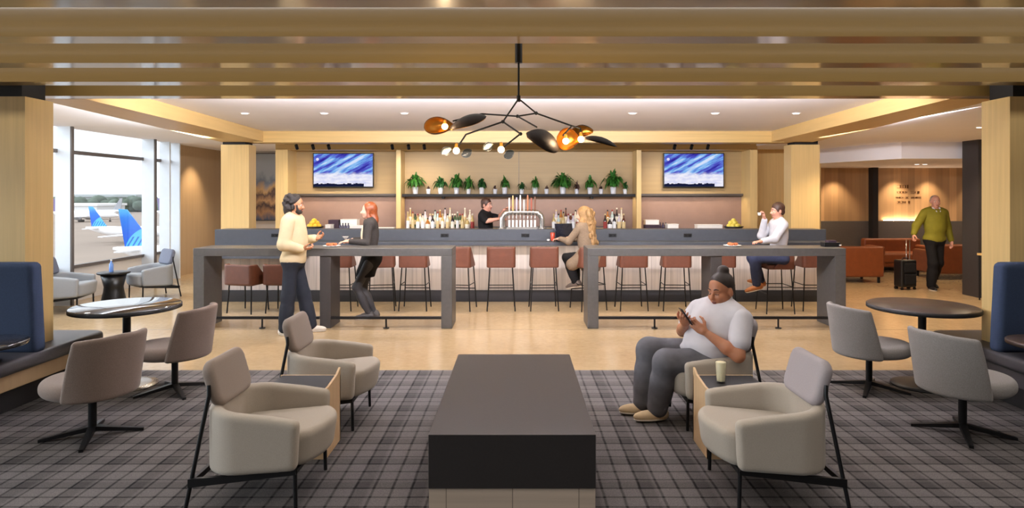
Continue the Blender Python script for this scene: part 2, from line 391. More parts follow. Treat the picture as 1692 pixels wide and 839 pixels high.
def surface_net(F, lo, h):
    s = F < 0
    c = np.zeros(tuple(d - 1 for d in F.shape), np.int8)
    for i in (0, 1):
        for j in (0, 1):
            for k in (0, 1): c += s[i:F.shape[0] - 1 + i, j:F.shape[1] - 1 + j, k:F.shape[2] - 1 + k]
    msk = (c > 0) & (c < 8); I, J, K = np.nonzero(msk)
    idx = np.full(msk.shape, -1, np.int64); idx[msk] = np.arange(len(I))
    P = np.zeros((len(I), 3)); W = np.zeros(len(I)); B = np.array([I, J, K])
    for ax in range(3):
        o = [a for a in range(3) if a != ax]
        for p in (0, 1):
            for q in (0, 1):
                A = B.copy(); A[o[0]] += p; A[o[1]] += q; E = A.copy(); E[ax] += 1
                v0 = F[A[0], A[1], A[2]]; v1 = F[E[0], E[1], E[2]]; x = (v0 < 0) != (v1 < 0)
                t = np.where(x, v0 / np.where(x, v0 - v1, 1), 0)
                P[:, ax] += np.where(x, t, 0); P[:, o[0]] += p * x; P[:, o[1]] += q * x; W += x
    V = (B.T + P / W[:, None]) * h + lo
    quads = []
    for ax in range(3):
        b, d = (ax + 1) % 3, (ax + 2) % 3
        n = list(F.shape); sl0 = [slice(1, m - 1) for m in n]; sl0[ax] = slice(0, n[ax] - 1); sl1 = list(sl0); sl1[ax] = slice(1, n[ax])
        s0 = s[tuple(sl0)]; s1 = s[tuple(sl1)]; e = np.array(np.nonzero(s0 != s1)); ins = s0[tuple(e)]
        off = np.array([1, 1, 1]); off[ax] = 0; e = e + off[:, None]
        def cell(db, dd):
            q = e.copy(); q[b] += db; q[d] += dd; return idx[q[0], q[1], q[2]]
        Q = np.stack([cell(-1, -1), cell(0, -1), cell(0, 0), cell(-1, 0)], 1)
        Q[~ins] = Q[~ins][:, ::-1]
        quads.append(Q)
    return V, np.concatenate(quads)
def sdf_object(name, parts, mat, parent=None):
    """parts: list of (SDF, cell size) joined into one mesh object"""
    vs, fs, o = [], [], 0
    for sd, h in parts:
        V, Q = sd.mesh(h); vs.append(V); fs.append(Q + o); o += len(V)
    V = np.concatenate(vs); Q = np.concatenate(fs)
    me = bpy.data.meshes.new(name); me.from_pydata(V.tolist(), [], Q.tolist()); me.update()
    me.polygons.foreach_set('use_smooth', [True] * len(me.polygons))
    ob = bpy.data.objects.new(name, me); COL.objects.link(ob); me.materials.append(mat)
    if parent: ob.parent = parent
    return ob
def rounded_union(dims, rnd):
    """distance of an intersection of slabs dims (list of signed distances) with rounded edges"""
    q = [d + rnd for d in dims]; m = q[0]
    for d in q[1:]: m = np.maximum(m, d)
    return np.minimum(m, 0) + np.sqrt(sum(np.maximum(d, 0) ** 2 for d in q)) - rnd

# ------------------------------------------------------------------ tagging
def tag(o, label, cat, group=None, kind=None):
    o['label'] = label; o['category'] = cat
    if group: o['group'] = group
    if kind: o['kind'] = kind
    return o
def thing(name, label, cat, loc=(0, 0, 0), rz=0.0, group=None):
    o = bpy.data.objects.new(name, None); COL.objects.link(o); o.empty_display_size = 0.1
    o.location = loc; o.rotation_euler = (0, 0, rz); return tag(o, label, cat, group)
def struct(name, mb, mat, label=None, cat=None, **kw):
    o = mb.build(name, mat, **kw); o['kind'] = 'structure'
    if label: o['label'] = label
    if cat: o['category'] = cat
    return o
def kids(o): return [c for c in bpy.data.objects if c.parent == o]
def copy_tree(o, parent=None, ch=None):
    ch = ch or {}
    c = o.copy(); COL.objects.link(c)
    if parent: c.parent = parent
    for k in kids(o): copy_tree(k, c)
    return c
def dup(o, label, loc, rz=None):
    c = copy_tree(o); c['label'] = label; c.location = loc
    if rz is not None: c.rotation_euler = (0, 0, rz)
    return c
# ------------------------------------------------------------------ the room shell
WX = -7.4                                             # inside face of the left window wall
struct('floor', MB().box(-9, 15, -4.2, 17, -0.2, 0.0), CONCRETE, 'polished tan concrete floor of the lounge', 'floor')
struct('carpet', MB().box(-7.3, 9, -4, 6.44, 0.0, 0.006), CARPET, 'grey plaid carpet under the armchairs', 'carpet')
struct('ceiling', MB().box(-7.4, 4.7, 6.0, 16.2, 2.88, 3.05), WHITE, 'white flat ceiling in front of the bar', 'ceiling')
struct('ceiling_hall', MB().box(4.7, 15, 5.2, 16.2, 2.74, 3.05), WHITE, 'white ceiling over the hallway on the right', 'ceiling')
struct('ceiling_lounge', MB().box(-7.4, 15, -4.2, 6.0, 2.98, 3.1), BLACKP, 'dark ceiling above the wooden slats', 'ceiling')
struct('wall_front', MB().box(-7.4, 15, -4.3, -4.15, 0, 3), WALLW, 'plain wall behind the viewer', 'wall')
struct('wall_right', MB().box(9.2, 9.35, -4.15, 5.2, 0, 3), WALLW, 'plain wall at the right of the lounge', 'wall')
struct('wall_hall', MB().box(14.2, 14.35, 5.2, 15.6, 0, 3), WALLW, 'plain wall at the end of the hallway', 'wall')
struct('wall_corner', MB().box(9.2, 14.35, 5.05, 5.2, 0, 3), WALLW, 'plain wall closing the hallway', 'wall')
struct('wall_left', MB().box(WX - 0.15, WX, 13.58, 16.2, 0, 2.88), PANELWOOD, 'tan wood panel wall beside the window', 'wall')
struct('wall_back', MB().box(WX, -4.72, 16.0, 16.15, 0, 2.88), WALLW, 'pale wall behind the bar at left', 'wall')
# ceiling slats running across the lounge
for i in range(9):
    y1 = 6.08 - 0.74 * i
    if y1 < -1: break
    struct('trim_%d' % (i + 1), MB().box(-7.35, 9.1, y1 - 0.17, y1, 2.70, 2.98), SLAT,
           'wooden ceiling slat, %s from the bar side' % ('nearest second third fourth fifth sixth seventh eighth ninth'.split()[i]), 'ceiling slat')
# beams and columns
for sx, nm in ((-1, 'left'), (1, 'right')):
    x0, x1 = sorted((sx * 4.20, sx * 4.66))
    pts = [(sx * 4.15, 6.1), (sx * 4.62, 6.1), (sx * 5.18, 11.4), (sx * 4.40, 11.4)]
    struct('beam_' + nm, MB().prism(pts[::sx], 2.70, 2.96), OAKY, 'oak ceiling beam running to the bar at ' + nm, 'beam')
    for k, (y0, y1, zt) in enumerate(((5.42, 5.75, 2.62), (11.1, 11.4, 2.66))):
        tx0, tx1 = (x0, x1) if k == 0 else ((-5.18, -4.69) if sx < 0 else (4.78, 5.28))
        c = struct('column', MB().box(tx0, tx1, y0, y1, 0.0, zt), OAK,
                   ('%s oak column beside the blue banquette' if k == 0 else '%s oak column at the bar end') % nm, 'column')
        cap = MB().box(tx0 + 0.05, tx1 - 0.05, y0 + (0.03 if k == 0 else -0.04), y1 - 0.03, zt, 2.96 if k == 0 else 2.87).build('column_cap', BLACKP, c)
struct('beam_bar', MB().box(-4.55, 4.6, 10.95, 11.25, 2.685, 2.90), OAKX, 'oak bulkhead beam above the bar', 'beam')

# window wall on the left: mullions, rails, panes, low sill wall
mull = [-3.9, -1.55, 0.8, 3.15, 5.5, 7.85, 10.2, 12.55]
for i, y in enumerate(mull):
    y2 = mull[i + 1] if i + 1 < len(mull) else 13.58
    w = struct('window_%d' % (i + 1), MB().box(WX - 0.02, WX + 0.22, y, y + 0.05, 0.0, 2.88), ALU, 'tall window bay overlooking the airfield, number %d along the wall' % (i + 1), 'window')
    MB().box(WX + 0.22, WX + 0.25, y, y + 0.05, 0.0, 2.88).build('mullion_cap', BRONZE, w)
    MB().box(WX - 0.05, WX + 0.02, y + 0.05, y2, 2.46, 2.52).build('transom', BRONZE, w)
    MB().box(WX - 0.05, WX + 0.03, y + 0.05, y2, 0.56, 0.61).build('bottom_rail', BRONZE, w)
    MB().box(WX - 0.03, WX - 0.02, y + 0.05, y2, 0.61, 2.88).build('pane', GLASS, w)
    MB().box(WX - 0.10, WX - 0.02, y + 0.05, y2, 0.0, 0.56).build('sill_panel', WALLW, w)
m = struct('window_9', MB().box(WX - 0.02, WX + 0.19, 13.17, 13.22, 0.0, 2.88), ALU, 'slim window post at the end of the window wall', 'window')
MB().box(WX - 0.02, WX + 0.20, 13.54, 13.58, 0.0, 2.88).build('end_post', ALU, m)

# hallway on the right
struct('wall_hall_back', MB().box(5.6, 14.2, 15.5, 15.65, 1.145, 2.74), HALLWOOD, 'lit vertical wood plank wall behind the sofas', 'wall')
struct('baseboard_hall', MB().box(5.6, 14.2, 15.44, 15.66, 0, 1.145), plain('grey wainscot', (96, 90, 86), 0.6, var=0.06), 'grey wainscot below the wood plank wall', 'wainscot')
struct('trim_20', MB().box(8.53, 8.66, 15.25, 15.44, 0, 2.5), BLACKP, 'slim black post against the wood plank wall', 'post')
struct('wall_dark_column', MB().box(7.98, 8.36, 11.0, 11.4, 0, 2.74), plain('charcoal column paint', (52, 48, 48), 0.55, var=0.05), 'charcoal square column right of the walking man', 'column')
struct('ceiling_soffit', MB().prism([(6.98, 11.55), (14.2, 11.55), (14.2, 15.5), (5.6, 15.5), (6.28, 13.4)], 2.44, 2.74), WHITE, 'dropped white soffit over the hallway', 'ceiling')
struct('wall_back_right', MB().box(4.7, 6.4, 13.4, 13.5, 0, 2.74), OAK, 'oak wall right of the back bar', 'wall')

# back bar alcove
struct('wall_back_bar', MB().box(-4.76, 4.72, 13.0, 13.15, 1.80, 2.88), ALCOVE, 'wood panelled back wall above the bar shelves', 'wall')
struct('wall_splash', MB().box(-4.76, 4.72, 13.0, 13.16, 0, 1.80), SPLASH, 'rose brown backsplash behind the bottles', 'wall')
struct('trim_21', MB().box(-4.76, 4.72, 12.50, 13.0, 2.67, 2.88), OAKX, 'oak header over the back bar', 'trim')
for k, (a, b) in enumerate(((-4.76, -4.52), (4.58, 4.72))):
    struct('trim_%d' % (22 + k), MB().box(a, b, 12.50, 13.0, 0, 2.67), OAK, 'oak end upright of the back bar at %s' % ('left', 'right')[k], 'trim')
for k, x in enumerate((-2.35, 2.40)):
    struct('trim_%d' % (24 + k), MB().box(x - 0.045, x + 0.045, 12.55, 13.0, 0, 2.67), OAK, 'slim oak upright between television and plants at %s' % ('left', 'right')[k], 'trim')
# lamps that the shell carries, and one added ceiling wash
for x0, x1 in ((-4.45, -2.45), (-2.25, 2.3), (2.5, 4.5)):
    strip('shelf_lamp', ((x0 + x1) / 2, 12.78, 1.738), x1 - x0, 0.04, 5.0 * (x1 - x0) / 2, WARM, (math.radians(4), 0, 0))
strip('ledge_lamp', (0.8, 10.42, 0.955), 8.4, 0.06, 22, NEUT, (math.radians(4), 0, 0))
aimed('cove_and_fill_strip', (-4.95, 8.2, 2.74), (-0.56, 5.3, 0), (-0.75, 0.05, 0.6), 4.0, 0.05, 90, DAY)                            # along the window side of the left beam
aimed('cove_and_fill_strip', (4.95, 8.2, 2.72), (0.56, 5.3, 0), (0.75, 0.05, 0.10), 4.0, 0.02, 14, COOL)
strip('cove_and_fill_strip', (0, 6.12, 2.74), 6.8, 0.05, 500, COOL, (math.radians(118), 0, 0))      # added out of sight behind the last slat, to brighten the white ceiling
strip('wainscot_lamp', (9.55, 15.46, 1.16), 1.3, 0.03, 8, WARM, (math.radians(183), 0, 0))
for x, p in ((6.9, 80), (7.7, 80), (9.2, 110), (10.0, 80), (11.2, 80)):
    light('wall_wash_lamp', 'SPOT', (x, 15.1, 2.42), p, WARM, (math.radians(14), 0, 0), shadow_soft_size=0.05, spot_size=math.radians(80), spot_blend=0.8)
for x in (6.6, 8.6, 10.6): light('hall_lamp', 'SPOT', (x, 13.0 if x > 7 else 11.2, 2.42), 90, WARM, shadow_soft_size=0.08, spot_size=math.radians(120), spot_blend=0.6)
light('panel_wash_lamp', 'SPOT', (-6.75, 14.4, 2.84), 140, WARM, (0, math.radians(24), 0), shadow_soft_size=0.05, spot_size=math.radians(70), spot_blend=0.9)
for x, y in ((-6.0, 7.5), (-6.0, 10.0), (-6.0, 12.5), (-5.8, 15.0)): light('window_bay_lamp', 'SPOT', (x, y, 2.85), 60, NEUT, shadow_soft_size=0.08, spot_size=math.radians(120), spot_blend=0.6)

# downlight fittings that the photo shows
dl = thing('ceiling_downlight', 'recessed round ceiling lamp, leftmost over the bar stools', 'downlight', (-3.67, 8.55, 2.88), group='recessed lamps in the white ceiling')
MB().lathe([(0.055, -0.006), (0.06, -0.004), (0.06, 0.0)], n=20).build('trim_ring', PLASTW, dl)
MB().lathe([(0.042, -0.009), (0.042, -0.004)], n=20).build('lens', LAMPW, dl)
for x, y, z, lab in ((-2.60, 8.55, 2.88, 'recessed round ceiling lamp, second from left over the stools'), (-1.52, 8.55, 2.88, 'recessed round ceiling lamp just left of the chandelier rod'),
                     (1.55, 8.55, 2.88, 'recessed round ceiling lamp just right of the chandelier rod'), (2.66, 8.55, 2.88, 'recessed round ceiling lamp, second from right over the stools'),
                     (3.75, 8.55, 2.88, 'recessed round ceiling lamp, rightmost over the bar stools'), (6.55, 9.0, 2.74, 'recessed round ceiling lamp above the right hallway'),
                     (8.55, 13.6, 2.44, 'left lamp of the close pair in the hallway soffit'), (8.72, 13.6, 2.44, 'right lamp of the close pair in the hallway soffit')):
    dup(dl, lab, (x, y, z))
# track spots over the back bar
track = thing('track_rail', 'thin black track rail carrying the spots above the bar', 'track', (0, 11.75, 2.72))
MB().box(-4.3, 4.3, -0.015, 0.015, 0, 0.03).build('rail', BLACK, track)
MB().cyl((-3.5, 0, 0.03), (-3.5, 0, 0.17), 0.008).cyl((3.5, 0, 0.03), (3.5, 0, 0.17), 0.008).cyl((0, 0, 0.03), (0, 0, 0.17), 0.008).build('hanger', BLACK, track)
us = (490, 517, 543, 648, 675, 701, 1115, 1143, 1170)
names = ['leftmost over the left television', 'second over the left television', 'third over the left television', 'left one near the left upright', 'middle one near the left upright',
         'right one near the left upright', 'left one over the right television', 'middle one over the right television', 'right one over the right television']
for i, (u, nm) in enumerate(zip(us, names)):
    x = (u - U0) * 11.75 / FPX
    if i == 0:
        sp = thing('track_spot', 'small black track spotlight, ' + nm, 'spotlight', (x, 11.75, 2.72), group='track spotlights above the bar')
        MB().cyl((0, 0, -0.03), (0, 0, 0.004), 0.008).build('stem', BLACK, sp)
        MB().cyl((0, -0.02, -0.02), (0, 0.04, -0.085), 0.03).build('can', BLACK, sp)
    else: dup(sp, 'small black track spotlight, ' + nm, (x, 11.75, 2.72))
    light('track_spot_lamp', 'SPOT', (x, 11.80, 2.62), 34, SOFT, (math.radians(38), 0, 0), shadow_soft_size=0.03, spot_size=math.radians(110), spot_blend=0.9)

# ------------------------------------------------------------------ outside: apron, planes, terminal, trees
TARMAC = plain('pale concrete apron', (138, 124, 112), 0.85, var=0.06, scale=0.05)
struct('ground_apron', MB().box(-700, 300, -60, 900, -11.6, -11.0), TARMAC, 'pale concrete airport apron outside the window', 'apron')
def plane_mats():
    m, nt, b = new_mat('blue tail paint'); x = NX(nt); vec, X, Y, Z = x.xyz()
    dx = x.m('SUBTRACT', X, 4.5); dz = x.m('SUBTRACT', Z, -1.0)
    r = x.m('SQRT', x.m('ADD', x.m('MULTIPLY', dx, dx), x.m('MULTIPLY', dz, dz)))
    g = x.m('LESS_THAN', r, 4.3)
    st = x.m('GREATER_THAN', x.m('FRACT', x.m('MULTIPLY', x.m('ADD', X, x.m('MULTIPLY', Z, -0.55)), 1.35)), 0.62)
    st = x.m('MULTIPLY', st, x.m('LESS_THAN', Z, 1.6))
    c = x.ramp(x.m('DIVIDE', Z, 6.2), [(0.3, lin((20, 96, 214))), (0.75, lin((34, 124, 226))), (0.95, lin((80, 176, 238)))])
    gl = x.mix(st, lin((84, 186, 236)), lin((26, 104, 196)))
    nt.links.new(x.mix(g, c, gl), b.inputs['Base Color']); b.inputs['Roughness'].default_value = 0.35; return m
TAILBLUE = plane_mats()
PLANEW = plain('white aircraft paint', (238, 238, 240), 0.35, var=0.02, scale=0.5)
PLANEG = plain('grey aircraft belly', (150, 152, 158), 0.4, var=0.02)
def airliner(label, loc, rz, sc=1.0, tail=TAILBLUE, group=None):
    t = thing('airliner', label, 'airplane', loc, rz, group); t.scale = (sc, sc, sc)
    # local: nose towards +x, origin at the foot of the fin's rear edge, on the fuselage roof
    mb = MB(); prof = [(-1.6, 0.25, -0.35), (-0.2, 0.55, -0.55), (2, 1.0, -0.9), (5, 1.45, -1.35), (8, 1.6, -1.6), (22, 1.6, -1.6), (26, 1.4, -1.75), (28.5, 0.8, -2.0), (29.5, 0.15, -2.15)]
    mb.tube([(x, 0, z) for x, r, z in prof], [r for x, r, z in prof], 20); mb.build('fuselage', PLANEW, t)
    fin = MB().prism([(-0.2, 0.2), (4.6, -0.3), (3.6, 0.9), (0.5, 6.0), (-0.9, 6.2)][::-1], -0.14, 0.14, 'y')
    fin = MB(); pts = [(0.2, -0.3), (5.2, -0.6), (3.9, 1.0), (0.45, 6.1), (-0.8, 6.2)]
    fin.v = [(a, -0.16, b) for a, b in pts] + [(a, 0.16, b) for a, b in pts]; n = 5
    fin.f = [tuple(range(n)), tuple(range(2 * n - 1, n - 1, -1))] + [(i, n + i, n + (i + 1) % n, (i + 1) % n) for i in range(n)]; fin.sm = [False] * len(fin.f)
    fin.build('tail_fin', tail, t)
    for sgn in (-1, 1):
        MB().prism([(0.6, 0.3 * sgn), (3.0, 0.3 * sgn), (1.2, 5.2 * sgn), (0.2, 5.2 * sgn)][::sgn], -0.65, -0.45).build('stabilizer', PLANEW, t)
        MB().prism([(11, 1.2 * sgn), (16, 1.2 * sgn), (10.5, 13 * sgn), (9.2, 13 * sgn)][::sgn], -2.6, -2.3).build('wing', PLANEW, t)
        MB().lathe([(0.5, 0), (0.85, 1.0), (0.8, 2.6), (0.6, 2.9)], n=16).build('engine', PLANEG, t).matrix_local = Matrix.Translation((11.8, 4.2 * sgn, -3.1)) @ Matrix.Rotation(PI / 2, 4, 'Y')
    MB().cyl((12.5, -1.8, -4.4), (12.5, 1.8, -4.4), 0.55).cyl((12.5, 0, -4.4), (12.5, 0, -3), 0.2).cyl((25.5, -0.3, -4.5), (25.5, 0.3, -4.5), 0.45).cyl((25.5, 0, -4.5), (25.5, 0, -3), 0.15).build('landing_gear', BLACKS, t)
    return t
p1 = airliner('white airliner with big blue striped tail fin nearest the window', (at(205, 405, 100).x, 100, -6.3), math.radians(14), 0.95, group='parked airliners with blue tails')
p2 = airliner('white airliner with small blue tail fin parked farther off', (at(151, 374, 171).x, 171, -6.69), math.radians(4), 0.87, group='parked airliners with blue tails')
PURP = plain('muted purple tail paint', (120, 104, 150), 0.4, var=0.03)
for i, (u, Y, rz, sc, lab) in enumerate(((88, 300, 5, 1.0, 'distant parked airliner at far left of the window'), (200, 330, 175, 1.0, 'distant parked airliner behind the blue tails'), (262, 320, 8, 1.0, 'distant parked airliner seen through the narrow pane'))):
    airliner(lab, (at(u, 345, Y).x, Y, -11 + 4.95), math.radians(rz), sc, PURP if i != 1 else PLANEG, group='distant parked airliners')
t = thing('terminal_building', 'long low white terminal across the airfield', 'building', (at(105, 340, 420).x, 420, -11))
MB().box(-60, 22, 0, 30, 0, 5.5).build('wall', plain('terminal wall', (218, 220, 222), 0.7, var=0.03), t)
MB().box(-61, 23, -1, 31, 5.5, 7.0).build('roof', plain('terminal roof', (236, 238, 240), 0.6, var=0.02), t)
t = thing('hangar_building', 'grey flat roofed hangar behind the airfield trees', 'building', (at(168, 330, 560).x, 560, -11))
MB().box(-30, 30, 0, 30, 0, 11).build('wall', plain('hangar wall', (150, 156, 156), 0.8, var=0.03), t)
MB().box(-31, 31, -1, 31, 11, 13.2).build('roof', plain('hangar roof', (168, 176, 178), 0.8, var=0.03), t)
TREE = plain('distant tree foliage', (84, 96, 84), 0.9, var=0.25, scale=0.2)
tr = MB()
for i in range(260):
    u = -60 + 420 * i / 260; Y = 500 + random.uniform(-25, 15); c = at(u, 340, Y)
    r = random.uniform(3.0, 5.0); tr.sphere((c.x, Y, -11 + random.uniform(2, 8)), r, 8, 5, (1.4, 1, 1))
tag(tr.build('treeline', TREE), 'dark green line of trees beyond the airfield', 'trees', kind='stuff')
# ------------------------------------------------------------------ bar counter
bar = thing('bar_counter', 'long bar with slate fascia, pale wood front and dark plinth', 'bar', (0, 10.6, 0))
BX0, BX1, AX = -5.05, 5.15, -3.45                      # ends of the bar; end of the low left section
MB().box(AX, BX1 - 0.05, 0.03, 0.12, 0.19, 1.0).build('front_panel', BARWOOD, bar)
MB().box(BX0 + 0.1, AX, 0.03, 0.12, 0.19, 0.80).build('front_panel', BARWOOD, bar)
MB().box(BX0 + 0.1, BX1 - 0.05, 0.0, 0.35, 0.0, 0.19).build('plinth', DARKPL, bar)
MB().box(AX, BX1, 0.0, 0.10, 1.02, 1.205).build('fascia', GREYLAM, bar, bevel=0.004)
MB().box(BX0, AX, 0.0, 0.10, 0.83, 1.205).build('fascia', GREYLAM, bar, bevel=0.004)
MB().box(BX0, BX1, 0.10, 0.46, 1.16, 1.20).build('top', GREYLAM, bar, bevel=0.004)
MB().box(AX, BX1, -0.40, 0.12, 0.965, 1.02).build('ledge', GREYLAM, bar, bevel=0.004)
MB().box(BX0 + 0.02, AX - 0.02, -0.45, 0.12, 0.76, 0.825).build('low_ledge', GREYLAM, bar, bevel=0.004)
MB().box(BX0, BX0 + 0.10, -0.02, 0.46, 0.0, 0.80).build('end_panel', DARKPL, bar)
MB().box(BX1 - 0.10, BX1, 0.03, 0.46, 0.0, 1.0).build('end_panel', DARKPL, bar)
MB().box(BX0 + 0.1, BX1 - 0.1, 0.16, 0.46, 0.19, 1.0).build('carcass', DARKPL, bar)
for u in (455, 735, 868, 1012, 1136):
    x = (u - U0) * 10.6 / FPX
    o = MB().box(x - 0.065, x + 0.065, -0.012, 0.002, 1.08, 1.135).build('power_outlet', BLACKS, bar, bevel=0.003)
    for q in (-0.03, 0.03): MB().box(x + q - 0.016, x + q + 0.016, -0.016, -0.011, 1.092, 1.123).build('socket', BLACK, o)

# back counter, shelf for plants, side shelves
bc = thing('back_counter', 'back bar counter carrying bottles below the shelf', 'counter', (0, 12.62, 0))
MB().box(-4.5, 4.56, -0.35, 0.37, 1.03, 1.07).build('worktop', GREYLAM, bc)
MB().box(-4.5, 4.56, -0.30, 0.37, 0.0, 1.03).build('cabinet_body', DARKPL, bc)
br = thing('bottle_riser', 'low oak step under the back row of bottles', 'shelf step', (0, 12.62, 1.07))
MB().box(-2.1, 2.15, 0.10, 0.37, 0, 0.055).build('step_body', OAKX, br); MB().box(-2.11, 2.16, 0.09, 0.37, 0.055, 0.07).build('step_top', GREYLAM, br)
sh = thing('plant_shelf', 'long dark shelf carrying the row of potted plants', 'shelf', (0, 12.78, 1.745))
MB().box(-2.30, 2.35, -0.12, 0.22, 0, 0.055).build('board', BLACKP, sh, bevel=0.003)
for x in (-1.5, 0, 1.5): MB().box(x - 0.02, x + 0.02, -0.05, 0.22, -0.04, 0.0).build('bracket', BLACK, sh)
for lab, x0, x1 in (('thin dark ledge under the left television', -4.5, -2.4), ('thin dark ledge under the right television', 2.45, 4.57)):
    s2 = thing('wall_ledge', lab, 'shelf', ((x0 + x1) / 2, 12.9, 1.76)); w = (x1 - x0) / 2 - 0.005
    MB().box(-w, w, -0.04, 0.1, 0, 0.045).build('board', BRONZE, s2); MB().box(-w, w, 0.06, 0.1, -0.02, 0.0).build('cleat', BRONZE, s2)
st = tag(MB().box(-0.004, 0.004, -0.004, 0.004, 0.0, 0.86).build('panel_joint', BRONZE), 'thin dark joint in the panel behind the plants', 'trim'); st.location = (0.03, 12.998, 1.81); st['kind'] = 'structure'; st.name = 'trim_30'

# televisions
def tv(lab, x):
    t = thing('television', lab, 'television', (x, 12.93, 1.93), group='wall televisions')
    MB().box(-0.615, 0.615, -0.05, 0.0, 0.0, 0.70).build('housing', BLACKS, t, bevel=0.006)
    s = MB(); s.box(-0.597, 0.597, -0.002, 0.002, 0.0, 0.66); o = s.build('screen', SCREEN, t); o.location = (0, -0.052, 0.022)
    MB().box(-0.2, 0.2, 0.0, 0.07, 0.2, 0.5).build('wall_mount', BLACK, t)
    return t
tv('wide television glowing on the left of the bar wall', (567.5 - U0) * 12.9 / FPX)
tv('wide television glowing on the right of the bar wall', (1146 - U0) * 12.9 / FPX)

# painting left of the bar
art = thing('wall_painting', 'tall layered landscape painting behind the left column', 'painting', (-6.05, 15.96, 1.15))
MB().box(-0.72, 0.72, -0.02, 0.02, 0.0, 1.66).build('canvas', ART, art); MB().box(-0.74, 0.74, 0.0, 0.038, -0.02, 1.68).build('frame', BRONZE, art)

# ------------------------------------------------------------------ bar stools (local: faces +y, low back at -y)
def stool(lab, loc, rz=0.0):
    t = thing('bar_stool', lab, 'bar stool', loc, rz, 'rust leather bar stools along the bar')
    sd = SDF(); sd.func(lambda X, Y, Z: rounded_union([np.abs(X) - 0.20, np.abs(Y) - 0.20, np.abs(Z - 0.70) - 0.04], 0.035), (-0.21, -0.21, 0.65), (0.21, 0.21, 0.75)); sdf_object('seat', [(sd, 0.014)], RUST, t)
    def back(X, Y, Z):
        qx = np.abs(X) - 0.165; qy = np.abs(Y) - 0.165
        d2 = np.sqrt(np.maximum(qx, 0) ** 2 + np.maximum(qy, 0) ** 2) + np.minimum(np.maximum(qx, qy), 0) - 0.04
        top = 0.985 - np.maximum(Y + 0.16, 0) * 1.1
        return rounded_union([np.abs(d2) - 0.017, Y - 0.10, Z - top, 0.665 - Z], 0.014)
    sd = SDF(); sd.func(back, (-0.23, -0.23, 0.65), (0.23, 0.12, 0.99)); sdf_object('backrest', [(sd, 0.011)], RUST, t)
    for sx in (-1, 1):
        for sy in (-1, 1): MB().cyl((sx * 0.175, sy * 0.17, 0.67), (sx * 0.215, sy * 0.21, 0), 0.0095, n=8).build('leg', BLACK, t)
    r = MB(); z = 0.40; q = 0.196
    r.tube([(-q, -q, z), (q, -q, z)], 0.007, 8).tube([(-q, q, z - 0.1), (q, q, z - 0.1)], 0.008, 8).tube([(-q, -q, z), (-q, q, z)], 0.007, 8).tube([(q, -q, z), (q, q, z)], 0.007, 8)
    r.build('footrest', BLACK, t)
    return t
xs = [(563, 'bar stool showing between the standing man and woman'), (630, 'bar stool partly hidden behind the standing woman'), (686, 'bar stool with rust back seen through the left high table'),
      (760, 'bar stool just right of the left high table end'), (828, 'empty bar stool, left one of the pair between the high tables'), (898, 'empty bar stool, right one of the pair between the high tables'),
      (972, 'bar stool under the blond woman at the bar'), (1043, 'bar stool first right of the blond woman, behind the right high table'), (1115, 'bar stool second right of the blond woman'),
      (1187, 'bar stool behind the middle leg of the right high table'), (1340, 'rust bar stool at the right end of the bar')]
s0 = None
for i, (u, lab) in enumerate(xs):
    x = (u - U0) * 9.93 / FPX
    if s0 is None: s0 = stool(lab, (x, 9.93, 0))
    else: dup(s0, lab, (x, 9.93, 0), math.radians({760: -10, 972: 20, 630: 8}.get(u, random.uniform(-3, 3))))
dup(s0, 'bar stool turned sideways under the seated man in pale shirt', (3.93, 9.70, 0), math.radians(90))

# low chairs at the low left end of the bar
def lowchair(lab, loc, rz):
    t = thing('low_chair', lab, 'chair', loc, rz, 'rust chairs at the low bar section')
    sd = SDF(); sd.func(lambda X, Y, Z: rounded_union([np.abs(X) - 0.23, np.abs(Y) - 0.22, np.abs(Z - 0.46) - 0.045], 0.035), (-0.24, -0.23, 0.40), (0.24, 0.23, 0.52)); sdf_object('seat', [(sd, 0.014)], RUST, t)
    def back(X, Y, Z):
        qx = np.abs(X) - 0.19; qy = np.abs(Y) - 0.18
        d2 = np.sqrt(np.maximum(qx, 0) ** 2 + np.maximum(qy, 0) ** 2) + np.minimum(np.maximum(qx, qy), 0) - 0.05
        top = 0.74 - np.maximum(Y + 0.12, 0) * 1.0
        return rounded_union([np.abs(d2) - 0.018, Y - 0.14, Z - top, 0.43 - Z], 0.015)
    sd = SDF(); sd.func(back, (-0.26, -0.25, 0.42), (0.26, 0.16, 0.75)); sdf_object('backrest', [(sd, 0.012)], RUST, t)
    for sx in (-1, 1):
        for sy in (-1, 1): MB().cyl((sx * 0.19, sy * 0.18, 0.43), (sx * 0.21, sy * 0.21, 0), 0.011, n=8).build('leg', BLACK, t)
    return t
lc = lowchair('low rust chair at the left end of the bar', (-4.12, 9.72, 0), math.radians(-14))
dup(lc, 'low rust chair behind the standing man', (-3.56, 9.74, 0), math.radians(-4))

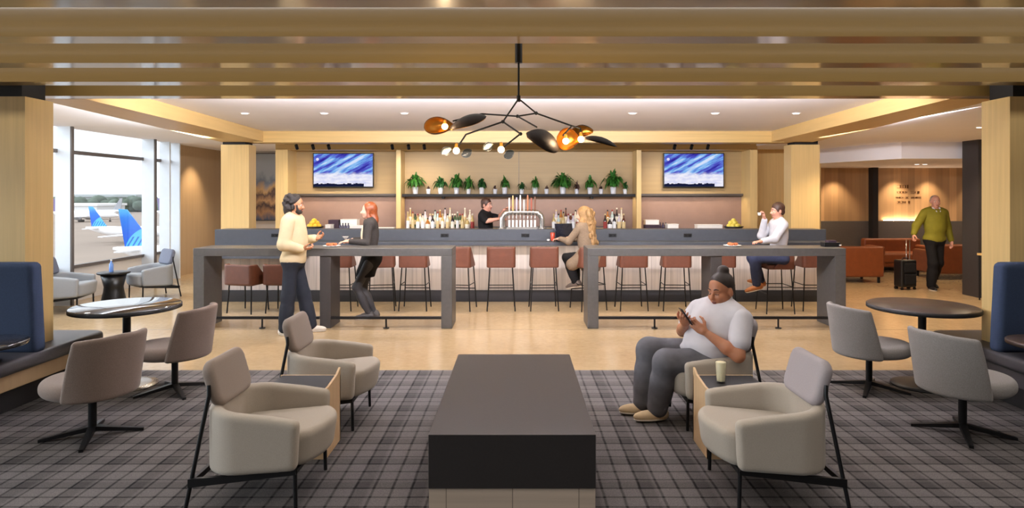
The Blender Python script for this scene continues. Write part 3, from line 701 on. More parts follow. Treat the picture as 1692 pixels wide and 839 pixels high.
# ------------------------------------------------------------------ high communal tables
def high_table(lab, x0, x1, outer):
    t = thing('high_table', lab, 'table', (0, 8.46, 0), group='grey high communal tables')
    D = 0.52
    MB().box(x0, x1, 0, D, 0.965, 1.07).build('tabletop', TABLEGREY, t, bevel=0.006)
    MB().box(x0, x0 + 0.145, 0, D, 0, 0.965).build('leg', TABLEGREY, t, bevel=0.006)
    MB().box(x1 - 0.145, x1, 0, D, 0, 0.965).build('leg', TABLEGREY, t, bevel=0.006)
    xm = (x0 + x1) / 2 + (0.03 if x0 < 0 else 0.0)
    MB().box(xm - 0.075, xm + 0.075, 0.02, D - 0.06, 0, 0.965).build('leg', plain('shaded table leg %d' % (x0 > 0), (58, 54, 52), 0.45, var=0.08), t, bevel=0.006)  # middle leg in a darker copy of the table grey, shade put into the colour
    for a, b in ((x0 + 0.145, xm - 0.075), (xm + 0.075, x1 - 0.145)):
        r = MB().box(a, b, 0.0, 0.04, 0.125, 0.16).build('foot_rail', BLACK, t, bevel=0.004)
        c = (a + b) / 2
        MB().cyl((c, 0.02, 0.0), (c, 0.02, 0.13), 0.012).cyl((c, 0.02, 0), (c, 0.02, 0.012), 0.04).build('rail_post', BLACK, r)
    return t
high_table('grey high communal table at left, with two people standing', at(319, 0, 8.46).x, at(747, 0, 8.46).x, -1)
high_table('grey high communal table at right, behind the seated woman', at(971, 0, 8.46).x, at(1398, 0, 8.46).x, 1)

# ------------------------------------------------------------------ lounge armchairs (local: faces +x)
def armchair(lab, loc, rz, group='greige armchairs around the low table'):
    t = thing('lounge_armchair', lab, 'armchair', loc, rz, group)
    def shell(X, Y, Z):
        b, r, xb = 0.325, 0.23, -0.255
        qx = np.maximum((xb + r) - X, 0); qy = np.maximum(np.abs(Y) - (b - r), 0)
        d2 = np.where(X < xb + r, np.sqrt(qx ** 2 + qy ** 2) + np.minimum(np.maximum((xb + r) - X, np.abs(Y) - (b - r)), 0) - r, np.abs(Y) - b)
        th = 0.038
        top = 0.585 - (X + 0.25) * 0.10 - 0.05 * np.maximum(X - 0.15, 0)
        return rounded_union([np.abs(d2 + th) - th, X - 0.30 - 0.05 * (Z - 0.2), Z - top, 0.205 + (X + 0.25) * 0.075 - Z], 0.032)
    sd = SDF(); sd.func(shell, (-0.27, -0.34, 0.19), (0.35, 0.34, 0.62)); sdf_object('shell', [(sd, 0.0125)], GREIGE, t)
    def cush(X, Y, Z):
        fr = 0.325 + 0.105 * (1 - np.minimum((Y / 0.26) ** 2, 1.4))
        top = 0.410 + 0.015 * (1 - (Y / 0.26) ** 2) + 0.09 * X
        return rounded_union([np.abs(Y) - 0.25, X - fr - 0.14 * (Z - 0.42), -0.19 - X, Z - top, 0.225 + 0.06 * X - Z], 0.045)
    sd = SDF(); sd.func(cush, (-0.20, -0.26, 0.21), (0.46, 0.26, 0.48)); sdf_object('seat_cushion', [(sd, 0.0125)], GREIGE, t)
    ca, sa = math.cos(math.radians(16)), math.sin(math.radians(16))
    def pad(X, Y, Z):
        x, z = X + 0.205, Z - 0.697
        u = x * ca + z * sa; w = -x * sa + z * ca
        e = rounded_union([np.abs(Y) - 0.225, np.abs(w) - 0.136], 0.075)
        return rounded_union([np.abs(u + 0.25 * Y * Y) - 0.034, e], 0.028)
    sd = SDF(); sd.func(pad, (-0.36, -0.24, 0.53), (-0.08, 0.24, 0.88)); sdf_object('back_pad', [(sd, 0.012)], GREIGEB, t)
    for s in (-1, 1):
        MB().cyl((0.285, s * 0.275, 0.245), (0.29, s * 0.275, 0.006), 0.0115, n=10).build('leg', BLACK, t)
        MB().tube([(-0.222, s * 0.222, 0.70), (-0.215, s * 0.236, 0.645), (-0.325, s * 0.29, 0.006)], 0.0115, 10).build('leg', BLACK, t)
        m = MB(); y0, y1 = s * 0.285 - 0.011, s * 0.285 + 0.011
        m.add([(x, y, z) for x, z0, z1 in ((-0.305, 0.150, 0.198), (0.295, 0.222, 0.246)) for y in (y0, y1) for z in (z0, z1)], [(0, 1, 3, 2), (4, 6, 7, 5), (0, 4, 5, 1), (2, 3, 7, 6), (0, 2, 6, 4), (1, 5, 7, 3)])
        m.build('side_rail', BLACK, t)
    MB().box(0.276, 0.298, -0.28, 0.28, 0.222, 0.244).build('cross_rail', BLACK, t)
    MB().box(-0.303, -0.281, -0.285, 0.285, 0.158, 0.190).build('cross_rail', BLACK, t)
    return t
BLUEGREY = plain('blue grey upholstery', (150, 154, 158), 0.85, var=0.05, scale=220, bump=0.1); SLATEPAD = plain('slate back pad', (104, 108, 122), 0.85, var=0.05, scale=220, bump=0.1)
DAYLITPAD = plain('daylit taupe back pad', (158, 150, 152), 0.85, var=0.06, scale=220, bump=0.1)  # pads of the right armchairs, cool daylight put into the colour
def recolour(root, table):
    for k in kids(root):
        m = table.get(k.name.split('.')[0])
        if m: k.material_slots[0].link = 'OBJECT'; k.material_slots[0].material = m
a0 = armchair('greige armchair in the left foreground, facing the low black table', (-1.53, 3.83, 0), 0.0)
dup(a0, 'greige armchair behind the left foreground one, by the carpet edge', (-1.53, 5.06, 0), 0.0)
dup(a0, 'empty greige armchair in the right foreground with daylight-tinted back pad', (1.53, 3.83, 0), PI)
dup(a0, 'greige armchair in which the woman with the phone sits', (1.57, 5.06, 0), PI)
for lab, loc, rz in (('armchair by the window with its back to the glass', (-6.95, 9.75, 0), math.radians(12)), ('armchair by the window, right of the black pedestal table', (-6.32, 11.05, 0), math.radians(232))):
    c = dup(a0, lab, loc, rz); c['group'] = 'armchairs by the window'; recolour(c, {'shell': BLUEGREY, 'seat_cushion': BLUEGREY, 'back_pad': SLATEPAD})

for c in bpy.data.objects:
    if c.get('category') == 'armchair' and 'woman' in c['label'] or c.get('category') == 'armchair' and 'right fore' in c['label']: recolour(c, {'back_pad': DAYLITPAD})
# low black table between the armchairs
lt = thing('low_table', 'long low black slab table on a washed wood base', 'table', (-0.03, 4.48, 0))
MB().box(-0.4725, 0.4725, -0.90, 0.91, 0.125, 0.43).build('slab', CHARTOP, lt, bevel=0.004)
MB().box(-0.4700, 0.4700, -0.89, 0.90, 0.006, 0.125).build('base', wood('washed wood plinth boards', (182, 164, 146), axis=0, rough=0.55, var=0.14, fine=22, plank=0.375, plank_axis=0, plank_var=0.06, gap=0.012), lt)
# small beech side tables between each pair of armchairs
def side_table(lab, x, s):
    t = thing('side_table', lab, 'side table', (x, 4.44, 0), 0.0, 'small beech side tables between armchairs')
    MB().box(-0.20, 0.20, -0.16, 0.16, 0.445, 0.475).build('top', BLACKP, t)
    for y in (-0.175, 0.16): MB().box(-0.215, 0.215, y, y + 0.015, 0.006, 0.475).build('side_panel', TRAYWOOD, t)
    pts = [(-0.175, 0.006), (0.175, 0.006), (0.175, 0.53), (0.10, 0.50), (-0.10, 0.475), (-0.175, 0.475)]
    xa = -0.215 if s > 0 else 0.20
    f = MB().prism(pts, xa, xa + 0.015, 'x').build('front_panel', TRAYWOOD, t)
    return t
side_table('beech side table between the two left armchairs', -1.50, -1)
side_table('beech side table beside the woman, holding a pale drink', 1.49, 1)

# ------------------------------------------------------------------ swivel tub chairs (local: faces +x)
def swivel(lab, loc, rz, fab):
    t = thing('swivel_chair', lab, 'chair', loc, rz, 'tweed swivel chairs at the round tables')
    sd = SDF()
    sd.func(lambda X, Y, Z: rounded_union([np.sqrt((X - 0.05) ** 2 * 0.80 + Y ** 2) - 0.290, np.abs(Z - 0.385) - 0.06], 0.055), (-0.31, -0.31, 0.32), (0.40, 0.31, 0.45)); sdf_object('seat', [(sd, 0.0125)], fab, t)
    def back(X, Y, Z):
        rho = np.sqrt(X * X + Y * Y); ang = np.abs(np.arctan2(Y, -X + 1e-6))
        R = 0.275 + (Z - 0.33) * 0.12; A = math.radians(75) - (Z - 0.33) * math.radians(48)
        top = 0.79 - 0.02 * ang
        return rounded_union([np.abs(rho - R) - 0.026, (ang - A) * R, Z - top, 0.325 - Z], 0.022)
    sd = SDF(); sd.func(back, (-0.38, -0.38, 0.30), (0.05, 0.38, 0.81)); sdf_object('backrest', [(sd, 0.0125)], fab, t)
    MB().cyl((0, 0, 0.07), (0, 0, 0.33), 0.028, n=16).build('post', BLACK, t)
    for k in range(4):
        a = math.radians(45 + 90 * k); c, s = math.cos(a), math.sin(a); m = MB()
        P = lambda r, w, z: (c * r - s * w, s * r + c * w, z)
        m.add([P(0, -.026, .085), P(0, .026, .085), P(.33, .014, .026), P(.33, -.014, .026), P(0, -.026, .05), P(0, .026, .05), P(.33, .014, .006), P(.33, -.014, .006)],
              [(3, 2, 1, 0), (4, 5, 6, 7), (0, 4, 7, 3), (1, 2, 6, 5), (3, 7, 6, 2), (0, 1, 5, 4)]); m.build('foot', BLACK, t)
    return t
sc0 = swivel('brown grey swivel chair in the left foreground, back to the viewer', (-3.13, 4.68, 0), math.radians(157), TWEEDB)
dup(sc0, 'brown grey swivel chair beside the glossy round table at left', (-3.10, 5.75, 0), math.radians(176))
sr0 = swivel('pale grey swivel chair beside the dark round table at right', (3.22, 5.82, 0), math.radians(10), TWEED)
dup(sr0, 'pale grey swivel chair in the right foreground by the bench', (3.32, 4.74, 0), math.radians(19))

# round pedestal tables
def round_table(lab, loc, top):
    t = thing('round_table', lab, 'table', loc)
    MB().lathe([(0.44, 0.71), (0.455, 0.715), (0.455, 0.745), (0.45, 0.75)], n=56).build('tabletop', top, t)
    MB().lathe([(0.452, 0.709), (0.461, 0.712), (0.461, 0.742), (0.452, 0.745)], n=56).build('edge_band', BLACKP, t)
    MB().cyl((0, 0, 0.03), (0, 0, 0.71), 0.034).build('column', BLACK, t)
    MB().lathe([(0.26, 0.0), (0.26, 0.012), (0.2, 0.02), (0.04, 0.035)], n=40).build('base', CHROME if top is GLOSSTOP else BLACK, t)
    return t
round_table('glossy dark round table at left, reflecting the window', (-3.64, 5.92, 0.006), GLOSSTOP)
round_table('matt dark brown round table at right on the carpet edge', (3.77, 5.92, 0.006), DARKTOP)

# banquettes beside the near columns
def banquette(lab, s):
    t = thing('banquette', lab, 'bench', (s * 4.9, 5.3, 0.006), 0 if s > 0 else 0.0)
    def seat(X, Y, Z):
        x = X * s
        e = rounded_union([-0.92 - x, x - 0.9, np.abs(Y + 0.05) - 0.94], 0.12)
        return rounded_union([e, np.abs(Z - 0.41) - 0.055], 0.03)
    sd = SDF(); sd.func(seat, (-0.95, -1.02, 0.34), (0.95, 0.92, 0.47)); sdf_object('seat', [(sd, 0.018)], BENCHK, t)
    b = MB()
    xa, xb = sorted((-0.87 * s, 0.9 * s)); b.box(xa, xb, -0.86, 0.74, 0.22, 0.355); b.build('seat_frame', PANELWOOD if s < 0 else BENCHK, t, bevel=0.01)
    xa, xb = sorted((-0.72 * s, 0.9 * s)); MB().box(xa, xb, -0.75, 0.62, 0, 0.22).build('plinth', BLACKP, t)
    def back(X, Y, Z):
        x = X * s
        return rounded_union([-0.90 + 0.05 * (Z - 0.5) - x, x - 0.9, np.abs(Y - 0.045) - 0.07, np.abs(Z - 0.83) - 0.38], 0.045)
    sd = SDF(); sd.func(back, (-0.95, -0.04, 0.43), (0.95, 0.13, 1.23)); sdf_object('backrest', [(sd, 0.018)], NAVY, t)
    tb = thing('tray_table', 'small round black tray table standing on the %s banquette' % ('left' if s < 0 else 'right'), 'tray table', (s * 4.13, 4.92, 0.476))
    MB().lathe([(0.27, 0.13), (0.285, 0.135), (0.285, 0.16), (0.28, 0.165)], n=40).build('tray', GLOSSTOP if s < 0 else DARKTOP, tb)
    MB().lathe([(0.11, 0.0), (0.11, 0.015), (0.03, 0.02), (0.03, 0.13)], n=24).build('stand', BLACK, tb)
    return t
banquette('blue backed banquette around the left column', -1)
banquette('blue backed banquette around the right column', 1)

# black pedestal table and ottoman by the window
pt = thing('pedestal_table', 'black waisted pedestal table between the window armchairs', 'side table', (-6.62, 10.42, 0))
MB().lathe([(0.19, 0.0), (0.19, 0.02), (0.15, 0.2), (0.14, 0.28), (0.19, 0.49)], n=32).build('body', BLACKS, pt)
MB().lathe([(0.235, 0.49), (0.24, 0.495), (0.24, 0.515), (0.235, 0.52)], n=32).build('tabletop', BLACKS, pt)
sl = thing('slim_bottle', 'small clear blue water bottle on the pedestal table', 'bottle', (-6.66, 10.42, 0.52))
MB().lathe([(0.03, 0), (0.032, 0.01), (0.032, 0.12), (0.012, 0.16), (0.012, 0.18)], n=14).build('body', plain('blue water bottle', (110, 150, 220), 0.2, var=0.03), sl)
MB().lathe([(0.014, 0.18), (0.014, 0.2)], n=12).build('cap', PLASTW, sl)

# sofas in the hallway
def sofa(lab, loc, rz, w, arms=True, d=0.8):
    t = thing('leather_sofa', lab, 'sofa', loc, rz, 'orange tan leather sofas in the hallway')
    def rb(name, x0, x1, y0, y1, z0, z1, r=0.04):
        sd = SDF(); sd.func(lambda X, Y, Z: rounded_union([x0 - X, X - x1, y0 - Y, Y - y1, z0 - Z, Z - z1], r), (x0, y0, z0), (x1, y1, z1)); return sdf_object(name, [(sd, 0.022)], RUSTS, t)
    rb('seat', -w / 2 + 0.05, w / 2 - 0.05, -d / 2, d / 2 - 0.15, 0.22, 0.44)
    rb('backrest', -w / 2, w / 2, d / 2 - 0.2, d / 2, 0.12, 0.74)
    for s in ((-1, 1) if arms else ()): rb('arm', min(s * w / 2, s * (w / 2 - 0.16)), max(s * w / 2, s * (w / 2 - 0.16)), -d / 2, d / 2 - 0.17, 0.12, 0.60)
    rb('base_frame', -w / 2 + 0.03, w / 2 - 0.03, -d / 2 + 0.03, d / 2 - 0.03, 0.12, 0.25, 0.02)
    for sx in (-1, 1):
        for sy in (-1, 1): MB().box(sx * (w / 2 - 0.08) - 0.02, sx * (w / 2 - 0.08) + 0.02, sy * (d / 2 - 0.08) - 0.02, sy * (d / 2 - 0.08) + 0.02, 0, 0.13).build('leg', BLACK, t)
    return t
sofa('tan leather sofa seen from behind at the right end of the bar', (6.15, 13.2, 0), PI, 2.5)
sofa('small tan leather sofa against the wainscot under the sign', (8.95, 14.95, 0), 0.0, 1.35)
sofa('wide tan leather sofa seen from behind the walking man', (9.75, 13.7, 0), PI, 2.0)
ht = thing('hall_table', 'thin high wooden side table by the charcoal column', 'side table', (7.98, 10.55, 0))
MB().box(-0.17, 0.4, -0.25, 0.25, 0.76, 0.795).build('tabletop', OAKX, ht)
for x in (-0.15, 0.38):
    for y in (-0.22, 0.22): MB().cyl((x, y, 0), (x, y, 0.77), 0.011, n=8).build('leg', BLACK, ht)
# lettering on the plank wall: four short lines of small dark characters, too blurred to read
sg = thing('wall_lettering', 'four short lines of small dark lettering on the lit plank wall', 'sign', (9.2, 15.5, 1.55))
INK = plain('dark bronze lettering', (92, 58, 26), 0.5, metal=0.3, var=0.05)
rows = [(0.395, [(0.06, 0.29)], 0.075, (0.30, 0.33)), (0.27, [(0.06, 0.33), (0.39, 0.52)], 0.05, (0.56, 0.60)), (0.145, [(0.02, 0.22), (0.26, 0.36), (0.40, 0.66)], 0.04, None), (0.03, [(0.06, 0.28)], 0.05, (0.33, 0.37))]
for z, words_, h, num in rows:
    m = MB(); rr = random.Random(int(z * 1000))
    for a, b in words_:
        x = a
        while x < b - 0.02:
            k = rr.randint(0, 3); w = 0.026
            if k in (0, 1): m.box(x, x + 0.006, -0.012, 0, z, z + h)
            if k in (0, 2): m.box(x, x + w - 0.008, -0.012, 0, z + h - 0.008, z + h)
            if k in (1, 2): m.box(x, x + w - 0.008, -0.012, 0, z, z + 0.008)
            if k in (0, 3): m.box(x + w - 0.014, x + w - 0.008, -0.012, 0, z, z + h)
            if k == 3: m.box(x, x + w - 0.008, -0.012, 0, z + h * 0.45, z + h * 0.45 + 0.008)
            x += w + 0.006
    if num: m.box(num[0], num[1], -0.014, 0, z - 0.005, z + h + 0.005)
    m.build('text_line', INK, sg)
# ------------------------------------------------------------------ chandelier
CY = 4.15
hub = at(857, 163, CY)
ch = thing('chandelier', 'branching dark metal chandelier with leaf shades and bare bulbs', 'chandelier', tuple(hub))
def rel(u, v, dy=0.0): return at(u, v, CY + dy) - hub
MB().cyl(rel(857, 104), (0, 0, 2.98 - hub.z), 0.024, n=20).build('canopy', BLACK, ch)
MB().cyl((0, 0, 0), rel(857, 103), 0.007, n=10).build('stem', BLACK, ch)
MB().cyl((0, 0, 0.02), (0, 0, -0.02), 0.013, n=14).build('hub', BLACK, ch)
J1, J2, J3, J4 = rel(831, 201, -0.08), rel(886, 187, 0.06), rel(855, 192, 0.12), rel(860, 221, -0.16)
for a, b in (((0, 0, 0), J1), ((0, 0, 0), J2), (J2, J3), (J3, rel(796, 188, 0.25)), (J3, rel(887, 210, -0.1)), (J2, rel(945, 208, -0.02)), (rel(945, 208, -0.02), rel(959, 212, -0.04)),
             (J1, rel(770, 222, -0.18)), (rel(770, 222, -0.18), rel(756, 243, -0.2)), (J1, J4), (J4, rel(832, 243, -0.22)), (rel(796, 188, 0.25), rel(748, 200, 0.2)), (rel(945, 208, -0.02), rel(930, 224, -0.05)), (rel(959, 212, -0.04), rel(960, 226, -0.05))):
    MB().tube([a, b], 0.0055, 8).build('arm', BLACK, ch)
for j in (J1, J2, J3, J4): MB().sphere(j, 0.012, 12, 8).build('joint', BLACK, ch)
def leaf_shade(p0, p1, width, depth, nrm, lining=True, power=0.8, name='leaf_shade'):
    """spoon shaped shade from tip p0 to end p1; nrm points to the hollow side"""
    p0, p1, nrm = Vector(p0), Vector(p1), Vector(nrm); d = p1 - p0; L = d.length; d.normalize()
    nrm = (nrm - d * nrm.dot(d)).normalized(); s = d.cross(nrm)
    outs = []
    for off, mat_, nm in ((0.0, BRONZEK, name), (0.003, BRASS, 'lining')):
        m = MB(); N, M = 14, 10; vs = []
        for i in range(N + 1):
            a = i / N; w = width * (math.sin(PI * (0.04 + 0.92 * a ** power))) ** 0.75
            for j in range(M + 1):
                b = -1 + 2 * j / M
                vs.append(p0 + d * (L * a) + s * (w * math.sin(b * 1.35) / math.sin(1.35)) - nrm * (depth * (math.sin(PI * a)) ** 0.7 * math.cos(b * 1.35) + 0.03 * a * a * (1 if depth > 0 else 0)) + nrm * off)
        fs = [(i * (M + 1) + j, i * (M + 1) + j + 1, (i + 1) * (M + 1) + j + 1, (i + 1) * (M + 1) + j) for i in range(N) for j in range(M)]
        m.add(vs, fs, True); o = m.build(nm, mat_, outs[0] if outs else ch)
        outs.append(o)
        if not lining: break
    so = outs[0].modifiers.new('thick', 'SOLIDIFY'); so.thickness = 0.002; so.offset = 0
    return outs[0]
leaf_shade(rel(701, 208, 0.1), rel(752, 210, 0.22), 0.062, 0.075, (-0.25, -1, -0.25))
leaf_shade(rel(802, 191, 0.22), rel(746, 219, 0.12), 0.060, 0.05, (0.1, 0.6, -0.8))
leaf_shade(rel(922, 243, -0.02), rel(866, 228, -0.16), 0.085, 0.07, (0.2, 0.8, -0.5))
leaf_shade(rel(920, 230, -0.02), rel(958, 232, -0.02), 0.075, 0.06, (0.1, -1, -0.35))
leaf_shade(rel(943, 218, 0.02), rel(980, 222, 0.02), 0.05, 0.05, (0.0, -0.7, -0.7))
leaf_shade(rel(1019, 243, -0.04), rel(962, 236, -0.12), 0.045, 0.045, (0.0, 0.3, -1))
GB = clear_glass('smoky glass petal', (0.50, 0.58, 0.70, 1), 0.2); GB.node_tree.nodes['Glossy BSDF'].inputs['Roughness'].default_value = 0.35
for (u, v, dy) in ((737, 250, -0.22), (771, 254, -0.18), (806, 243, -0.24), (841, 256, -0.2)):
    o = leaf_shade(rel(u - 8, v + 3, dy), rel(u + 9, v - 3, dy), 0.028, 0.014, (0.3, -1, -0.3), False, 1.0, 'glass_petal'); o.data.materials[0] = GB
for (u, v, dy, p) in ((735, 209, 0.08, 5), (935, 233, -0.08, 5), (960, 230, -0.1, 5), (754, 249, -0.22, 4), (828, 247, -0.24, 4)):
    c = rel(u, v, dy)
    MB().sphere(c, 0.021, 16, 10).build('bulb', BULB, ch)
    MB().cyl(c + Vector((0, 0, 0.018)), c + Vector((0, 0, 0.045)), 0.012, 0.009, n=12).build('lamp_holder', BRASS, ch)
    light('chandelier_lamp', 'POINT', c + Vector((0, -0.03, 0)), p, (1, 0.72, 0.42), parent=ch, shadow_soft_size=0.03)

# ------------------------------------------------------------------ potted plants on the shelf
def foliage(r, h, n, rng, w=0.016, droop=0.6):
    m = MB()
    for i in range(n):
        a = rng.uniform(0, 2 * PI); tilt = rng.uniform(0.05, 1.0) ** 0.75; L = rng.uniform(0.5, 1.12)
        end = Vector((math.cos(a) * r * tilt * L, math.sin(a) * r * 0.8 * tilt * L, h * (0.98 - 1.0 * tilt ** 1.6 + rng.uniform(-0.15, 0.22)) * L))
        top = h * (0.55 + 0.35 * (1 - tilt)) * L
        p1, p2 = Vector((end.x * 0.25, end.y * 0.25, top * 0.7)), Vector((end.x * 0.6, end.y * 0.6, max(top, end.z * 0.8)))
        sd = Vector((-math.sin(a), math.cos(a), 0.3)) * w
        pts = [Vector((0, 0, 0)), p1, p2, (p2 + end) / 2 + Vector((0, 0, 0.012)), end]
        ws = [0.2, 0.8, 1.0, 0.85, 0.05]; vs = []
        for p, q in zip(pts, ws): vs += [p - sd * q, p + sd * q]
        m.add(vs, [(2 * k, 2 * k + 1, 2 * k + 3, 2 * k + 2) for k in range(4)], True)
    return m
pl = [(686, .25, .23, 110, LEAF, 'big'), (708, .05, .07, 14, LEAFP, 's'), (728, .15, .19, 60, LEAFD, 'm'), (754, .19, .24, 80, LEAF, 'm'), (774, .17, .22, 70, LEAF, 's'), (796, .13, .18, 50, LEAFD, 'm'),
      (818, .05, .09, 12, LEAFP, 's'), (834, .11, .19, 60, LEAF, 'm'), (862, .10, .14, 40, LEAFD, 's'), (884, .12, .19, 60, LEAF, 'm'), (903, .05, .08, 12, LEAFP, 's'), (930, .26, .24, 110, LEAF, 'big'),
      (953, .09, .15, 26, LEAFP, 's'), (975, .13, .19, 60, LEAF, 'm'), (993, .05, .09, 12, LEAFP, 's'), (1013, .23, .26, 110, LEAF, 'big'), (1033, .09, .15, 30, LEAFD, 's')]
ords = 'first second third fourth fifth sixth seventh eighth ninth tenth eleventh twelfth thirteenth fourteenth fifteenth sixteenth last'.split()
for i, (u, r, h, n, mt, k) in enumerate(pl):
    x = (u - U0) * 12.74 / FPX; pr, ph = {'big': (0.062, 0.14), 'm': (0.055, 0.13), 's': (0.045, 0.10)}[k]
    lab = {'big': 'spreading fern in pale pot', 'm': 'bushy green plant in pale pot', 's': 'small plant in little pale pot'}[k] + ', %s from left on the shelf' % ords[i]
    t = thing('potted_plant', lab, 'plant', (x, 12.74 + random.uniform(-0.02, 0.02), 1.80), random.uniform(0, 6), 'potted plants on the bar shelf')
    MB().lathe([(pr * 0.78, 0), (pr * 0.8, 0.004), (pr, ph), (pr * 0.9, ph), (pr * 0.85, ph - 0.015)], n=20).build('pot', POTW, t)
    MB().lathe([(pr * 0.86, ph - 0.03), (pr * 0.86, ph - 0.012)], n=16).build('soil', SOIL, t)
    o = foliage(r * 1.2, h * 1.3, int(n * 1.7), random.Random(i + 3), 0.014 if k == 's' else 0.020).build('foliage', mt, t); o.location = (0, 0, ph - 0.035)

# ------------------------------------------------------------------ bottles on the back counter
BOT = [plain('bottle glass %d' % i, c, 0.15, var=0.04, coat=0.4) for i, c in enumerate(((224, 216, 196), (170, 108, 46), (92, 50, 36), (60, 84, 56), (206, 196, 206), (196, 170, 110), (40, 34, 38), (188, 208, 206)))]
BN = ['clear', 'amber', 'dark brown', 'green', 'pale lilac', 'honey coloured', 'black', 'pale aqua']
LABM = [plain('bottle label %d' % i, c, 0.6, var=0.03) for i, c in enumerate(((240, 232, 214), (214, 190, 140), (150, 50, 44), (236, 236, 236)))]
def bottle(kind, bm, lm, lab, loc):
    H, R, shl, nr = {'tall': (0.34, 0.036, 0.20, 0.013), 'squat': (0.26, 0.047, 0.15, 0.014), 'slim': (0.38, 0.030, 0.22, 0.012)}[kind]
    t = thing('liquor_bottle', lab, 'bottle', loc, 0, 'bottles on the back counter')
    MB().lathe([(R * 0.9, 0), (R, 0.008), (R, shl), (R * 0.75, shl + 0.03), (nr, shl + 0.06), (nr, H - 0.03)], n=16).build('glass_body', bm, t)
    MB().lathe([(nr + 0.003, H - 0.03), (nr + 0.003, H)], n=12).build('cap', LABM[random.randint(0, 2)] if random.random() < 0.6 else BLACKS, t)
    MB().lathe([(R + 0.0008, 0.05), (R + 0.0012, 0.055), (R + 0.0012, shl - 0.02), (R + 0.0008, shl - 0.015)], n=16).build('paper_label', lm, t)
    return t
rows = [('left', [674 + 8.2 * k for k in range(14)]), ('centre', [915 + 8.0 * k for k in range(7)]), ('right', [1000 + 7.6 * k for k in range(5)])]
rb = random.Random(11); seen = {}
for nm, us_ in rows:
    for back in (0, 1):
        for k, u in enumerate(us_[:len(us_) - back]):
            y = 12.80 if back else 12.52; uu = u + (4 if back else 0); x = (uu - U0) * y / FPX
            ki = rb.choice(['tall', 'tall', 'squat', 'slim']); bi = rb.choice([0, 0, 1, 1, 2, 3, 4, 5, 5, 6, 7])
            lab = '%s %s bottle, number %d from left in %s row of %s group' % (BN[bi], ki, k + 1, 'back' if back else 'front', nm)
            bottle(ki, BOT[bi], LABM[rb.randint(0, 3)], lab, (x, y, 1.14 if back else 1.07))
# ------------------------------------------------------------------ beer tower on the bar
bt = thing('beer_tower', 'arched steel beer tower with a row of tap handles', 'beer tap', (0.08, 10.93, 1.20))
MB().tube([(-0.34, 0, 0), (-0.34, 0, 0.18), (-0.31, 0, 0.24), (-0.25, 0, 0.275), (-0.18, 0, 0.285), (0.18, 0, 0.285), (0.26, 0, 0.275), (0.32, 0, 0.23), (0.345, 0, 0.17), (0.345, 0, 0)], 0.048, 16).build('arch_pipe', CHROME, bt)
MB().lathe([(0.075, 0), (0.075, 0.015), (0.05, 0.02)], (-0.34, 0, 0), 20).lathe([(0.075, 0), (0.075, 0.015), (0.05, 0.02)], (0.345, 0, 0), 20).build('flange', CHROME, bt)
HC = [(236, 232, 226), (222, 184, 120), (206, 196, 214), (238, 236, 232), (230, 226, 220), (196, 126, 90), (170, 90, 70), (120, 80, 60)]
for k in range(8):
    x = -0.22 + 0.063 * k; hh = (0.2, 0.24, 0.21, 0.25, 0.17, 0.25, 0.2, 0.22)[k]
    h = MB().tube([(x, -0.04, 0.30), (x, -0.04, 0.33), (x, -0.04, 0.33 + hh * 0.5), (x, -0.04, 0.33 + hh)], [0.008, 0.012, 0.016, 0.013], 10).build('tap_handle', plain('tap handle %d' % k, HC[k], 0.35, var=0.03), bt)
    MB().tube([(x, -0.03, 0.27), (x, -0.085, 0.26), (x, -0.10, 0.22), (x, -0.10, 0.17)], 0.008, 8).build('spout', CHROME, h)
    MB().cyl((x, -0.02, 0.03), (x, -0.02, 0.15), 0.020, n=12).build('drip_baffle', PLASTW, bt)
MB().box(-0.27, 0.27, -0.05, 0.01, 0.0, 0.03).build('drip_tray', CHROME, bt)
# ------------------------------------------------------------------ things on the counters
YEL = plain('lemon peel', (232, 186, 46), 0.45, var=0.08, scale=50)
YEL2 = plain('pale lemon peel', (226, 208, 90), 0.45, var=0.08, scale=50)
def fruit_bowl(lab, loc, m, grp, flab):
    b = thing('fruit_bowl', lab, 'bowl', loc)
    MB().lathe([(0.06, 0), (0.065, 0.01), (0.15, 0.06), (0.19, 0.10), (0.185, 0.102), (0.145, 0.066), (0.05, 0.02)], n=28).build('bowl_body', BLACKS, b)
    MB().lathe([(0.07, -0.002), (0.07, 0.006)], n=24).build('foot_ring', BLACKS, b)
    pts = [(0.09 * math.cos(a), 0.09 * math.sin(a), 0.108) for a in [k * PI / 3 for k in range(6)]] + [(0, 0, 0.10), (0.045, 0.03, 0.165), (-0.05, 0.025, 0.165), (0.0, -0.05, 0.165), (0.0, 0.0, 0.21)]
    first = None
    for i, p in enumerate(pts):
        if first is None:
            first = MB().sphere((0, 0, 0), 0.045, 14, 10, (1.15, 1, 1)).build('lemon', m); tag(first, flab, 'lemon', grp); first.location = Vector(loc) + Vector(p)
        else:
            c = first.copy(); COL.objects.link(c); c.location = Vector(loc) + Vector(p); c.rotation_euler = (0, 0, i * 1.3)
fruit_bowl('black bowl heaped with yellow fruit beside the standing man', (-3.95, 12.35, 1.07), YEL, 'yellow fruit in the left bowl', 'yellow fruit heaped in the left black bowl')
fruit_bowl('black bowl heaped with pale lemons near the right upright', (4.20, 12.35, 1.07), YEL2, 'lemons in the right bowl', 'pale lemon heaped in the right black bowl')
def crate(lab, u0, u1, h, mt, y=12.5, z=1.07, d=0.22):
    x0, x1 = (u0 - U0) * y / FPX, (u1 - U0) * y / FPX; w = (x1 - x0) / 2
    t = thing('counter_box', lab, 'box', ((x0 + x1) / 2, y, z))
    MB().box(-w, w, -d / 2, d / 2, 0, h).build('body', mt, t, bevel=0.006); MB().box(-w - 0.003, w + 0.003, -d / 2 - 0.003, d / 2 + 0.003, h, h + 0.012).build('lid', mt, t)
    return t
